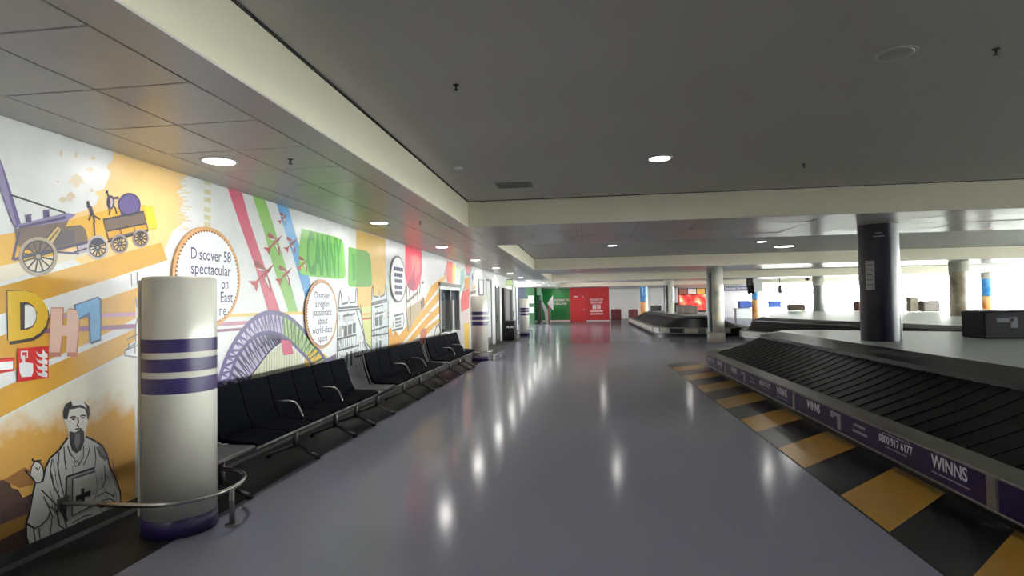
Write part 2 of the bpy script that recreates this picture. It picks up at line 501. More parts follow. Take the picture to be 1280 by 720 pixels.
# ------------------------------------------------------------------ seating
PT = .495
SEATM = {}
def seat_meshes():
    # outlines in (x, z), relative to the wall side at x = 0
    bk = []
    w = PT - .012
    def slab(prof, w, m, crown=.02, n=6):
        """a padded slab : closed profile swept over the seat width with pinched ends"""
        mb = MB(); vs, fs = [], []
        cxm = sum(p[0] for p in prof) / len(prof); czm = sum(p[1] for p in prof) / len(prof)
        st = [0, .02, .06] + [.06 + (w - .12) * i / n for i in range(1, n)] + [w - .06, w - .02, w]
        sc = [.55, .85, .97] + [1] * (n - 1) + [.97, .85, .55]
        q = len(prof)
        for s, k in zip(st, sc):
            for px, pz in prof:
                vs.append((cxm + (px - cxm) * (.96 + .04 * k) + 0, s + .006, czm + (pz - czm) * (.96 + .04 * k)))
        for i in range(len(st) - 1):
            for j in range(q):
                fs.append((i * q + j, i * q + (j + 1) % q, (i + 1) * q + (j + 1) % q, (i + 1) * q + j))
        fs.append(list(range(q))); fs.append([(len(st) - 1) * q + j for j in range(q)])
        mb.add(vs, fs, m); return mb
    back = [(.30, .905), (.275, .915), (.255, .90), (.30, .68), (.385, .45), (.44, .43), (.455, .46), (.385, .60), (.345, .75)]
    seat = [(.395, .44), (.46, .475), (.62, .462), (.755, .455), (.80, .44), (.795, .415), (.74, .405), (.46, .41), (.405, .415)]
    SEATM['back'] = slab(back, w, M_SEAT); SEATM['seat'] = slab(seat, w, M_SEAT)
    sh = [(.26, .89), (.248, .885), (.285, .66), (.365, .435), (.40, .395), (.74, .39), (.74, .403), (.41, .412), (.385, .445), (.30, .675)]
    SEATM['shell'] = MB().prism(sh, 'y', .012, PT - .012, M_SHELL)
seat_meshes()
protos = {}
def bench(ys, n, label, table_y0, arms):
    t = thing('waiting_bench', (XW, ys, 0), label, 'bench', 'rows of waiting seats under the mural')
    def part(key, nm, loc):
        if key not in protos:
            o = SEATM[key].build(nm, t, smooth=True, origin=(0, 0, 0)); protos[key] = o
            o.location = loc
        else:
            inst(protos[key], t, loc, nm)
    for i in range(n):
        part('seat', 'seat', (0, PT * i, 0)); part('back', 'backrest', (0, PT * i, 0)); part('shell', 'seat_shell', (0, PT * i, 0))
    y1 = ys + PT * n
    for i in range(n + 1):       # slim metal side frames between backrests
        y = ys + PT * i
        MB().tube([(XW + .275, y, .90), (XW + .315, y, .70), (XW + .40, y, .46), (XW + .46, y, .43), (XW + .52, y, .435)], .007, M_ALU, 6).build('side_frame', t, smooth=True)
    for i in arms:
        y = ys + PT * i
        MB().tube([(XW + .345, y, .625), (XW + .40, y, .645), (XW + .56, y, .648), (XW + .62, y, .635), (XW + .66, y, .59), (XW + .70, y, .50), (XW + .71, y, .45)], .014, M_STEEL, 8).build('armrest', t, smooth=True)
    # beams
    ty0 = table_y0
    MB().box(XW + .50, XW + .58, ty0 + .05, y1 - .03, .32, .395, M_ALU).build('beam', t)
    MB().bevbox(XW + .72, XW + .79, ys + .01, y1 - .01, .385, .408, M_ALU, .006).build('front_rail', t)
    MB().bevbox(XW + .30, XW + .80, ty0, ys - .02, .418, .438, M_TABLE, .008).build('side_table', t)
    MB().box(XW + .50, XW + .58, ty0 + .15, ty0 + .23, .38, .42, M_ALU).build('table_bracket', t)
    # legs
    for y in [ys - .12] + [ys + PT * (i + .3) for i in (2, 4)] + [y1 - .2]:
        g = MB()
        g.tube([(XW + .54, y, .33), (XW + .54, y, .12)], .028, M_ALU, 10)
        g.tube([(XW + .22, y, .03), (XW + .30, y, .06), (XW + .54, y, .15), (XW + .70, y, .07), (XW + .80, y, .03)], .02, M_ALU, 8)
        g.lathe(XW + .22, y, [(.028, .003), (.028, .02), (.015, .03)], M_BLACK, 12).lathe(XW + .80, y, [(.028, .003), (.028, .02), (.015, .03)], M_BLACK, 12)
        g.build('leg', t, smooth=True)
    return t
bench(4.68, 6, 'row of navy waiting seats under the painted bridge, beside a striped pillar', 4.16, (2, 4))
bench(8.37, 6, 'row of navy waiting seats under the painted towers and red balloon', 7.86, (2, 4))
bench(11.76, 6, 'row of navy waiting seats below the office window', 11.38, (2, 4))

# ------------------------------------------------------------------ baggage carousels
def loop_path(centres, r, seg=14, step=None):
    """convex loop round circles of radius r at the given centres (clockwise seen from above); list of (x, y)"""
    n = len(centres); pts = []
    for i in range(n):
        p, c, q = Vector(centres[i - 1]), Vector(centres[i]), Vector(centres[(i + 1) % n])
        d0, d1 = (c - p).normalized(), (q - c).normalized()
        n0, n1 = Vector((-d0.y, d0.x)), Vector((-d1.y, d1.x))       # left normals = outward for a clockwise loop
        a0, a1 = math.atan2(n0.y, n0.x), math.atan2(n1.y, n1.x)
        while a1 > a0: a1 -= 2 * math.pi
        for k in range(seg + 1):
            a = a0 + (a1 - a0) * k / seg
            pts.append((c.x + r * math.cos(a), c.y + r * math.sin(a)))
    return pts
def loop_ring(mb, centres, r0, prof, m, seg=14):
    """sweep an open profile [(distance outside r0, z)] round the loop"""
    rings = [loop_path(centres, r0 + d, seg) for d, z in prof]
    n = len(rings[0]); vs = []; fs = []
    for (d, z), rg in zip(prof, rings):
        vs += [(x, y, z) for x, y in rg]
    for k in range(len(prof) - 1):
        for i in range(n):
            j = (i + 1) % n
            fs.append((k * n + i, k * n + j, (k + 1) * n + j, (k + 1) * n + i))
    return mb.add(vs, fs, m)
def dens(centres, r, seg, step):
    """points round the loop at equal parameter for any r : (corner index / straight) parametrisation"""
    n = len(centres); out = []
    for i in range(n):
        p, c, q = Vector(centres[i - 1]), Vector(centres[i]), Vector(centres[(i + 1) % n])
        d0, d1 = (c - p).normalized(), (q - c).normalized()
        a0 = math.atan2(d0.x, -d0.y); a1 = math.atan2(d1.x, -d1.y)
        while a1 > a0: a1 -= 2 * math.pi
        rm_ = 1.6
        na = max(2, int(round((a0 - a1) * rm_ / step)))
        for k in range(na):
            a = a0 + (a1 - a0) * k / na
            out.append((c, Vector((math.cos(a), math.sin(a)))))
        ln = (q - c).length; ns = max(1, int(round(ln / step)))
        nv = Vector((math.cos(a1), math.sin(a1)))
        for k in range(ns):
            out.append((c + d1 * (ln * k / ns), nv))
    return out

def carousel(nm, centres, rd, label, slats=True, zdeck=.9, wid=1.63, detail=True):
    x0, y0 = centres[0]
    t = thing(nm, (x0, y0, 0), label, 'carousel', 'baggage carousels')
    W = wid
    # distances are measured outward from the deck edge
    loop_ring(MB(), centres, rd, [(W, .14), (W, .385), (W - .012, .395), (W - .27, .40), (W - .275, .36)], M_LIP).build('rim', t)
    loop_ring(MB(), centres, rd, [(W - .01, .14), (W - .16, .13), (W - .17, .0)], M_BLACK).build('kick_plate', t)
    loop_ring(MB(), centres, rd, [(W + .004, .135), (W + .010, .14), (W + .010, .15), (W + .004, .155)], M_ALU).build('lower_trim', t)
    if slats:
        pts = dens(centres, rd, 14, .27)
        n = len(pts)
        base = loop_ring(MB(), centres, rd, [(W - .28, .33), ((W + .12) / 2, (.365 + zdeck) / 2 - .15), (.40, zdeck - .19)], M_RUB); base.build('belt_bed', t)
        for i in range(n):
            c0, n0 = pts[i]; c1, n1 = pts[(i + 1) % n]
            def P(c, nv, d, z):
                q = c + nv * (rd + d); return (q.x, q.y, z)
            lo, hi = .010, .002
            d0, d1 = W - .285, .385
            z0, z1 = .365, zdeck - .14
            # leading edge raised over the next plate
            dm = (d0 + d1) / 2; zm = (z0 + z1) / 2 - .02
            vs = [P(c0, n0, d0, z0 + lo), P(c0, n0, dm, zm + lo), P(c0, n0, d1, z1 + lo), P(c1, n1, d0, z0 + hi), P(c1, n1, dm, zm + hi), P(c1, n1, d1, z1 + hi),
                  P(c1, n1, d0, z0), P(c1, n1, dm, zm), P(c1, n1, d1, z1), P(c0, n0, d0, z0), P(c0, n0, dm, zm), P(c0, n0, d1, z1)]
            MB().add(vs, [(0, 1, 4, 3), (1, 2, 5, 4), (3, 4, 7, 6), (4, 5, 8, 7), (0, 3, 6, 9), (2, 11, 8, 5), (0, 9, 10, 1), (1, 10, 11, 2)], M_RUB).build('belt_plate', t)
    else:
        loop_ring(MB(), centres, rd, [(W - .28, .365), ((W - .28 + .4) / 2, (.365 + zdeck) / 2 - .08), (.40, zdeck - .12)], M_RUB).build('belt', t)
    loop_ring(MB(), centres, rd, [(.41, zdeck - .15), (.40, zdeck - .085), (.02, zdeck + .004), (0, zdeck + .004), (-.005, zdeck - .01)], mat('glossy_inner_guard', (20, 19, 26), .34, noise=.08, nscale=4, spec=.25)).build('inner_guard', t)
    ring = loop_path(centres, rd)
    MB().prism(ring[::-1], 'z', zdeck - .06, zdeck, M_DECK).build('deck', t)
    return t
C1 = [(5.13, 13.5), (9.3, 11.3), (9.3, -3.5), (5.13, -3.5)]
c1 = carousel('baggage_carousel', C1, .70, 'black sloped baggage carousel with purple advert rim beside the yellow and black floor tiles')
# adverts on the straight rim of the first carousel
XA = 2.80
def ad_frame(y, z, off=.004):
    return (Vector((XA - off, y, z)), Vector((0, -1, 0)), Vector((0, 0, 1)))
def rim_panel(ya, yb):
    return MB().box(XA - .003, XA, ya, yb, .158, .378, M_ADV).build('advert_panel', c1)
def logo_piece(mb, y):
    # stepped pale emblem : a bar with a hook
    for dy0, dy1, z0, z1 in ((-.13, .13, .31, .352), (-.13, -.04, .18, .31), (.04, .13, .285, .31)):
        mb.box(XA - .0045, XA - .0035, y + dy0, y + dy1, z0, z1, mat('grey_print', (150, 146, 160), .5))
ad_len = 3.75
for k in range(-2, 3):
    y0 = 4.42 + ad_len * k
    y1 = y0 + ad_len - .13
    if k == 2: y1 = min(y1, 13.4)
    pn = rim_panel(y0, y1)
    MB().box(XA - .005, XA, y0 - .11, y0 - .02, .158, .378, M_ALU).box(XA - .007, XA - .005, y0 - .075, y0 - .055, .33, .35, M_STEEL).build('joint_cover', c1)
    M_GP = mat('grey_print', (150, 146, 160), .5)
    def words(body, size, y, z, fit):
        tx = MB(); text_mb(tx, body, size, M_WHT, ad_frame(y, z), bold=.025, fit=fit); tx.build('advert_word', pn)
    def bar(a, b, z0, z1):
        MB().box(XA - .0045, XA - .0035, y0 + a, y0 + b, z0, z1, M_GP).build('printed_line', pn)
    words('WINNS', .145, y0 + .40, .305, .44); bar(.16, .62, .212, .222)
    words('0800 917 6177', .10, y0 + 1.17, .30, .56)
    for q in ((.92, 1.38, .355, .364), (.98, 1.34, .232, .241)): bar(*q)
    if y0 + 2.0 < y1:
        bar(1.72, 1.96, .30, .325); bar(1.68, 1.99, .235, .26)
    if y0 + 2.6 < y1:
        lg = MB(); logo_piece(lg, y0 + 2.4); lg.build('emblem', pn)
    if y0 + 3.3 < y1: words('WINNS', .145, y0 + 3.02, .30, .40)
# small stickers on the inner guard
for i, (y0, y1) in enumerate(((8.55, 8.95), (8.2, 8.5), (7.85, 8.15))):
    def gp(y, d):
        return (4.43 - d, y, .904 - (.089) * (d - .02) / .38 + .003)
    MB().add([gp(y0, .12), gp(y1, .12), gp(y1, .26), gp(y0, .26)], [(0, 1, 2, 3)], mat('grey_sticker', (92, 90, 98), .5)).build('sticker', c1)
# warning tiles on the floor along the carousel
wt = thing('warning_floor_strip', (2.5, 5, 0), 'yellow and black chequered warning strip on the floor along the carousel rim', 'floor marking')
ymesh = {}
yk = 4.28; half = .765
for i in range(-14, 14):
    m = M_YEL if i % 2 == 0 else M_BLKT
    key = 'y' if i % 2 == 0 else 'b'
    y0 = yk + half * i
    if y0 < -5: continue
    if key not in ymesh:
        ymesh[key] = MB().prism([(2.085, 0), (2.96, .88), (2.96, .88 + half - .006), (2.085, half - .006)], 'z', .0005, .003, m).build('yellow_tile' if key == 'y' else 'black_tile', wt, origin=(2.5, 5, 0))
        ymesh[key].location = (0, y0, 0)
    else:
        inst(ymesh[key], wt, (0, y0, 0), ymesh[key].name.split('.')[0])
MB().box(2.068, 2.085, -5, 15.0, .0005, .0035, M_BLACK).build('edge_strip', wt)

C2 = [(5.45, 44), (5.55, 44), (5.55, 28.45), (5.45, 28.45)]
c2 = carousel('baggage_carousel', C2, .55, 'black carousel with white panelled rim and suitcases, end facing the hall', slats=False, wid=1.6)
M_RIMW = mat('white_rim_panel', (205, 203, 192), .4, noise=.05)
for i in range(7):
    y0 = 28.6 + i * 2.1
    MB().box(5.45 - .55 - 1.6 - .006, 5.45 - .55 - 1.6, y0, y0 + 2.0, .16, .38, M_RIMW).build('rim_panel', c2)
ring = dens(C2, 1, 14, .55)
for i, (c, nv) in enumerate(ring):
    if c.y < 28.6 and nv.y < -.12:
        tv = Vector((-nv.y, nv.x)); q = c + nv * (2.15 + .004); h = .30 if abs(nv.y) < .999 else .045
        m = M_BLACK if (i % 5 == 2) else M_RIMW
        vs = [(q.x + tv.x * s * h, q.y + tv.y * s * h, z) for z in (.17, .37) for s in (-1, 1)]
        q2 = c + nv * (2.15 + .016)
        vs += [(q2.x + tv.x * s * h, q2.y + tv.y * s * h, z) for z in (.17, .37) for s in (-1, 1)]
        MB().add(vs, [(0, 1, 3, 2), (4, 5, 7, 6), (0, 1, 5, 4), (2, 3, 7, 6), (0, 2, 6, 4), (1, 3, 7, 5)], m).build('rim_panel', c2)
C3 = [(13.9, 40), (20.5, 40), (20.5, 14.5), (9.7, 15.3), (7.6, 24.0)]
c3 = carousel('baggage_carousel', C3, .4, 'long dark carousel with broad pale deck in front of the windows', slats=False, wid=.9)

# ------------------------------------------------------------------ structural columns
def column(x, y, z0, label, wraps, r=.305, plinth=None, z1=ZS):
    t = thing('round_column', (x, y, z0), label, 'column', 'round hall columns')
    MB().lathe(x, y, [(r, z0), (r, z1)], M_COL, 48).build('shaft', t, smooth=True)
    for nm, a, b, m in wraps:
        MB().lathe(x, y, [(r + .003, a), (r + .003, b)], m, 48, cap=False).build(nm, t, smooth=True)
    if plinth:
        MB().lathe(x, y, [(r + .035, z0), (r + .035, plinth), (r, plinth + .01)], M_COL, 48).build('plinth', t, smooth=True)
    return t
def curved_patch(x, y, r, a0, a1, z0, z1, m, name, parent, n=8):
    vs, fs = [], []
    for i in range(n + 1):
        a = math.radians(a0 + (a1 - a0) * i / n)
        for z in (z0, z1):
            vs.append((x + r * math.cos(a), y + r * math.sin(a), z))
    fs = [(2 * i, 2 * i + 2, 2 * i + 3, 2 * i + 1) for i in range(n)]
    return MB().add(vs, fs, m).build(name, parent, smooth=True)
M_PWRAP = mat('dark_purple_wrap', (22, 16, 42), .28, noise=.05, nscale=3, spec=.35)
M_NOTE = mat('paper_notice', (196, 200, 205), .6)
pc = column(5.1, 10.5, .9, 'dark purple wrapped column standing on the near carousel deck', [('purple_wrap', .9, 2.91, M_PWRAP)])
curved_patch(5.1, 10.5, .312, 205, 232, 1.78, 2.28, M_NOTE, 'paper_notice', pc)
curved_patch(5.1, 10.5, .3085, 232, 262, 2.68, 2.70, mat('grey_print', (150, 146, 160), .5), 'printed_line', pc)
curved_patch(5.1, 10.5, .3085, 236, 256, 2.74, 2.755, mat('grey_print', (150, 146, 160), .5), 'printed_line', pc)
for i in range(5):
    curved_patch(5.1, 10.5, .313, 209, 226, 2.20 - .085 * i, 2.215 - .085 * i, mat('grey_ink', (110, 110, 118), .6), 'printed_line', pc)
def photo_wrap(name, cols, scale, seed):
    m = bpy.data.materials.new(name); m.use_nodes = True
    nt = m.node_tree; b = nt.nodes['Principled BSDF']; b.inputs['Roughness'].default_value = .3
    tc = nt.nodes.new('ShaderNodeTexCoord'); mp = nt.nodes.new('ShaderNodeMapping')
    mp.inputs['Location'].default_value = (seed, seed * 1.7, 0)
    n = nt.nodes.new('ShaderNodeTexNoise'); n.inputs['Scale'].default_value = scale; n.inputs['Detail'].default_value = 3
    r = nt.nodes.new('ShaderNodeValToRGB')
    el = r.color_ramp.elements
    while len(el) < len(cols): el.new(.5)
    for i, c in enumerate(cols):
        el[i].position = .28 + .44 * i / (len(cols) - 1); el[i].color = lin(c) + (1,)
    nt.links.new(tc.outputs['Object'], mp.inputs[0]); nt.links.new(mp.outputs[0], n.inputs['Vector'])
    nt.links.new(n.outputs['Fac'], r.inputs['Fac']); nt.links.new(r.outputs['Color'], b.inputs['Base Color'])
    return m
M_PHOTO1 = photo_wrap('dark_photo_wrap', [(24, 34, 40), (60, 84, 88), (96, 100, 96), (120, 40, 52)], 2.2, 3)
M_PHOTO2 = photo_wrap('pale_photo_wrap', [(96, 110, 100), (168, 172, 160), (200, 196, 180), (226, 206, 160)], 2.4, 8)
M_PHOTO3 = photo_wrap('sepia_photo_wrap', [(110, 98, 80), (160, 146, 124), (196, 186, 166)], 2.0, 5)
M_SKYB = photo_wrap('blue_photo_wrap', [(24, 84, 160), (50, 130, 200), (110, 170, 215)], 2.5, 2)
M_ORNG = photo_wrap('orange_photo_wrap', [(214, 120, 60), (236, 160, 90), (244, 196, 140)], 2.5, 4)
wc = column(5.1, 22.9, 0, 'white column with dark and pale photo wraps and a white plinth', [], plinth=.36)
curved_patch(5.1, 22.9, .311, 178, 232, .42, 2.72, M_PHOTO1, 'photo_wrap', wc, 10)
curved_patch(5.1, 22.9, .311, 246, 360, .42, 2.25, M_PHOTO2, 'photo_wrap', wc, 14)
column(5.1, 35.1, .9, 'column with dark curved photo wrap on the second carousel', [])
bc = bpy.data.objects['round_column.002']
curved_patch(5.1, 35.1, .311, 178, 250, .95, 2.6, mat('dark_wrap', (34, 36, 36), .3, noise=.2, nscale=3), 'photo_wrap', bc, 10)
curved_patch(5.1, 35.1, .312, 285, 350, 1.6, 2.5, mat('dark_wrap', (34, 36, 36), .3, noise=.2, nscale=3), 'photo_wrap', bc, 10)
column(4.85, 47.25, 0, 'blue and orange wrapped column in front of the far white wall', [('orange_wrap', .02, 1.62, M_ORNG), ('blue_wrap', 1.62, 2.85, M_SKYB)])
column(13.65, 47.25, 0, 'blue and orange wrapped column under the hanging screen', [('orange_wrap', .02, 1.62, M_ORNG), ('blue_wrap', 1.62, 2.6, M_SKYB)])
column(13.8, 22.75, .9, 'column with sepia photo wrap on the broad carousel deck', [('photo_wrap', .92, 2.55, M_PHOTO3)])
column(13.65, 35, .9, 'slim grey column beside the red suitcase', [('grey_wrap', .92, 2.4, mat('grey_wrap', (120, 124, 122), .3, noise=.1))])
column(22.7, 35, 0, 'bright blue and orange wrapped column close to the windows', [('orange_wrap', .02, 1.62, M_ORNG), ('blue_wrap', 1.62, 2.6, M_SKYB)])

# ------------------------------------------------------------------ luggage and things on the decks
def suitcase(x, y, z, w, d, h, m, label, strap=None, rz=0):
    if z > .5: z += .006
    t = thing('suitcase', (x, y, z), label, 'suitcase', 'luggage on the carousels')
    MB().bevbox(x - w / 2, x + w / 2, y - d / 2, y + d / 2, z + .02, z + h, m, min(w, d, h) * .12).build('shell', t)
    MB().tube([(x - .09, y - d / 2 + .03, z + h - .005), (x - .08, y - d / 2 + .03, z + h + .03), (x + .08, y - d / 2 + .03, z + h + .03), (x + .09, y - d / 2 + .03, z + h - .005)], .01, M_BLACK, 6).build('handle', t)
    for sx in (-1, 1):
        MB().lathe(x + sx * (w / 2 - .06), y, [(.03, z), (.03, z + .03)], M_BLACK, 10).build('foot', t)
    if strap:
        MB().box(x - .03, x + .03, y - d / 2 - .004, y + d / 2 + .004, z + .03, z + h + .003, strap).build('strap', t)
    return t
M_CASE_D = mat('charcoal_case', (44, 42, 44), .5, noise=.1, nscale=10)
M_CASE_R = mat('maroon_case', (96, 32, 34), .5, noise=.1, nscale=10)
M_CASE_G = mat('grey_case', (122, 112, 106), .5, noise=.1, nscale=10)
M_CASE_B = mat('blue_case', (26, 72, 158), .45, noise=.1, nscale=10)
suitcase(5.5, 36.6, .9, .7, .45, .62, M_CASE_D, 'charcoal suitcase beside the dark wrapped column')
suitcase(5.6, 33.0, .9, .8, .5, .5, M_CASE_G, 'grey suitcase lying in front of the advert screen')
suitcase(5.65, 31.4, .9, .75, .5, .45, M_CASE_G, 'taupe suitcase standing near the white column')
suitcase(5.3, 43.2, .9, .75, .5, .42, M_CASE_D, 'black suitcase at the far end of the second carousel deck')
suitcase(14.15, 51.4, .9, 1.5, .55, .62, M_CASE_B, 'long blue crate under the dark lettered sign')
suitcase(16.4, 51.4, .9, 1.0, .55, .62, M_CASE_B, 'short blue crate under the dark lettered sign')
suitcase(15.38, 51.4, .9, .75, .55, .6, mat('pale_case', (224, 206, 214), .5), 'pale pink box between the two blue crates')
suitcase(15.4, 33.5, .9, .85, .5, .55, M_CASE_R, 'maroon suitcase on the broad deck beside the slim grey column', M_CASE_D)
suitcase(12.9, 36.5, .9, .9, .5, .42, mat('brown_case', (104, 88, 72), .5, noise=.1), 'brown box left of the slim grey column')
suitcase(16.8, 30.0, .9, .75, .5, .55, M_CASE_G, 'grey boxes on the deck behind the purple column')
suitcase(16.15, 30.2, .9, .4, .4, .72, mat('tan_case', (150, 136, 116), .5, noise=.1), 'tan upright bag beside the grey boxes')
MBX = thing('safety_vest', (16.0, 34.4, .9), 'bright yellow bundle behind the maroon suitcase', 'bundle')
MB().lathe(16.0, 34.4, [(.22, .906), (.26, 1.1), (.24, 1.5), (.12, 1.72), (.03, 1.75)], mat('hi_vis_yellow', (220, 240, 40), .6, noise=.1), 16).build('vest_cloth', MBX, smooth=True)
MB().lathe(16.0, 34.4, [(.272, 1.2), (.272, 1.26)], mat('reflective_tape', (200, 204, 204), .3), 16, cap=False).build('reflective_band', MBX)
# black advert box on the near deck
ab = thing('advert_box', (7.3, 10.75, .9), 'low black box with a grey emblem on the near carousel deck', 'box')
MB().bevbox(6.80, 8.6, 10.6, 11.2, .905, 1.375, mat('dark_box', (20, 19, 28), .6, noise=.1, nscale=4, spec=.2), .02).build('body', ab)
MB().box(6.99, 7.26, 10.594, 10.6, 1.185, 1.26, mat('grey_emblem', (104, 104, 116), .5)).box(7.20, 7.31, 10.594, 10.6, 1.09, 1.275, mat('grey_emblem', (104, 104, 116), .5)).build('emblem', ab)
MB().box(6.83, 8.57, 10.63, 11.17, 1.375, 1.385, M_FRAME).build('lid', ab)
for y in (52.5,):
    suitcase(2.75, 50.8, 0, .9, .6, 1.0, M_CASE_R, 'dark red luggage trolley case against the far white wall')
    suitcase(4.3, 51.5, 0, .8, .6, .95, M_CASE_R, 'small maroon case by the far white wall')

# ------------------------------------------------------------------ far wall : screen, sign, portal, doors
sc = thing('advert_screen', (10.0, 55.9, .6), 'bright red and gold advertising screen on the far wall', 'screen')
def screen_mat():
    m = photo_wrap('lit_screen_picture', [(40, 10, 10), (200, 30, 34), (255, 110, 80), (255, 240, 190)], 1.5, 6)
    nt = m.node_tree; b = nt.nodes['Principled BSDF']
    r = [n for n in nt.nodes if n.type == 'VALTORGB'][0]
    nt.links.new(r.outputs['Color'], b.inputs['Emission Color']); b.inputs['Emission Strength'].default_value = .9
    return m
MB().box(9.0, 11.6, 55.86, 55.98, .55, 2.85, M_BLACK).build('casing', sc)
MB().box(9.06, 11.54, 55.85, 55.86, .7, 2.2, screen_mat()).build('picture', sc)
for i, cc in enumerate(((120, 70, 50), (210, 200, 196), (200, 150, 60))):
    MB().box(9.1 + .82 * i, 9.1 + .82 * i + .74, 55.85, 55.86, 2.28, 2.78, mat('screen_tile_%d' % i, cc, .4, emit=.5, noise=.3, nscale=4)).build('picture_tile', sc)
MB().box(8.72, 8.9, 55.7, 55.98, 0, 2.95, mat('pink_white_post', (236, 220, 232), .4)).build('side_post', sc)
sn = thing('hanging_sign', (14.2, 55.5, 2.5), 'long dark sign with white lettering over the far counter', 'sign')
MB().bevbox(13.05, 15.5, 55.4, 55.5, 2.5, 3.0, mat('sign_plum', (58, 50, 66), .4, noise=.05), .02).build('board', sn)
tx = MB(); text_mb(tx, 'Passenger Services', .28, M_WHT, (Vector((14.25, 55.395, 2.75)), Vector((1, 0, 0)), Vector((0, 0, 1))), bold=.01, fit=2.0); tx.build('lettering', sn)
for x in (13.4, 15.2):
    MB().tube([(x, 55.45, 3.0), (x, 55.45, ZS + .0)] if ZS > 3.0 else [(x, 55.45, 2.98), (x, 55.6, 3.0), (x, 56.0, 3.0)], .02, M_ALU, 6).build('bracket', sn)
lc = thing('display_counter', (15.2, 51.4, 0), 'long white counter carrying the blue crates', 'counter')
MB().bevbox(13.1, 17.2, 51.05, 51.75, 0, .85, M_DOORW, .02).build('body', lc); MB().bevbox(13.0, 17.3, 51.0, 51.8, .85, .9, M_TABLE, .01).build('worktop', lc)
ct = thing('service_counter', (19.0, 53.0, 0), 'white service counter in front of the windows', 'counter')
MB().bevbox(17.8, 20.4, 52.4, 53.2, 0, 1.05, M_DOORW, .02).build('body', ct); MB().bevbox(17.7, 20.5, 52.3, 53.3, 1.05, 1.10, M_TABLE, .01).build('worktop', ct)
hs = thing('hanging_screen', (10.2, 35.0, 2.4), 'tilted information screen hanging from the soffit', 'screen')
MB().prism([(34.9, 2.92), (35.0, 2.92), (35.05, 2.55), (34.7, 1.98), (34.6, 2.02), (34.85, 2.5)], 'x', 9.6, 9.95, M_BLACK).build('casing', hs)
MB().prism([(34.88, 2.86), (34.72, 2.10), (34.70, 2.12), (34.86, 2.88)], 'x', 9.97, 10.45, M_DOORW).build('display', hs)
MB().box(9.72, 9.82, 34.94, 35.02, 2.5, ZS, M_BLACK).build('hanger', hs)
cc_ = thing('camera_dome', (12.9, 34.6, ZS), 'black dome camera hanging under the far soffit', 'camera')
MB().lathe(12.9, 34.6, [(.03, 2.70), (.10, 2.74), (.12, 2.80), (.12, 2.86)], M_BLACK, 16).build('dome', cc_, smooth=True); MB().lathe(12.9, 34.6, [(.02, 2.86), (.02, ZS)], M_BLACK, 8).build('stem', cc_)
hr = thing('hanging_bracket', (11.5, 33.8, 2.0), 'thin dark rod hanging below the far soffit', 'bracket')
MB().tube([(11.5, 35.0, ZS), (11.5, 35.0, 2.45)], .03, M_FRAME, 8).build('rod', hr); MB().box(11.42, 11.58, 34.9, 35.1, 1.98, 2.45, M_BLACK).build('head', hr)

# red channel door and lettering
dr = struct(MB().bevbox(-1.13, .02, 48.9, 48.95, .01, 2.02, mat('red_door_paint', (184, 24, 32), .38, noise=.05), .01).build('door_1'))
MB().box(-.12, -.04, 48.86, 48.9, .95, 1.1, M_STEEL).build('door_handle', dr)
MB().box(-.95, -.6, 48.93, 48.95, 2.12, 2.2, M_WHT).box(-.2, -.1, 48.93, 48.95, 2.1, 2.16, M_WHT).build('small_notice', wall_red)
sgn = thing('red_channel_lettering', (1.0, 48.94, 1.0), 'white lettering and emblem on the red far wall', 'lettering')
tx = MB(); fr = lambda x, z: (Vector((x, 48.93, z)), Vector((1, 0, 0)), Vector((0, 0, 1)))
text_mb(tx, 'GOODS TO', .26, M_WHT, fr(1.0, 1.87), bold=.02, fit=1.12); tx.build('words', sgn); tx = MB(); text_mb(tx, 'DECLARE', .25, M_WHT, fr(1.0, 1.62), bold=.02, fit=.98)
tx.build('words', sgn)
MB().box(.66, .96, 48.92, 48.94, 1.06, 1.44, M_WHT).build('emblem', sgn); MB().box(1.02, 1.34, 48.92, 48.94, 1.06, 1.44, mat('pink_print', (226, 190, 190), .5)).build('emblem', sgn)
MB().box(.46, 1.52, 48.92, 48.94, .80, .95, mat('pink_print', (226, 190, 190), .5)).box(.44, 1.54, 48.92, 48.94, .58, .70, mat('pink_print', (226, 190, 190), .5)).build('caption_bars', sgn)
gsn = thing('green_channel_lettering', (-2.2, 49.68, 1.6), 'white arrow and lettering on the green far wall', 'lettering')
MB().prism([(-3.30, 1.62), (-2.78, 2.35), (-2.78, .98)], 'y', 49.66, 49.68, M_WHT).build('arrow', gsn)
tx = MB(); fr = lambda x, z: (Vector((x, 49.65, z)), Vector((1, 0, 0)), Vector((0, 0, 1)))
text_mb(tx, 'NOTHING TO', .27, M_WHT, fr(-2.02, 1.88), bold=.02, fit=1.30); tx.build('words', gsn); tx = MB(); text_mb(tx, 'DECLARE', .25, M_WHT, fr(-2.12, 1.57), bold=.02, fit=1.05); tx.build('words', gsn)
# notices on the navy / green wall
for i, (z0, z1) in enumerate(((1.9, 2.5) , (1.15, 1.6))):
    nb = tag(MB().box(-4.42, -3.98, 43.955, 43.98, z0 - .25, z1 - .25, mat('pale_notice', (186, 204, 200), .5)).build('wall_notice'), ('upper' if i == 0 else 'lower') + ' pale notice sheet on the green side wall', 'notice', 'notices on the green side wall')
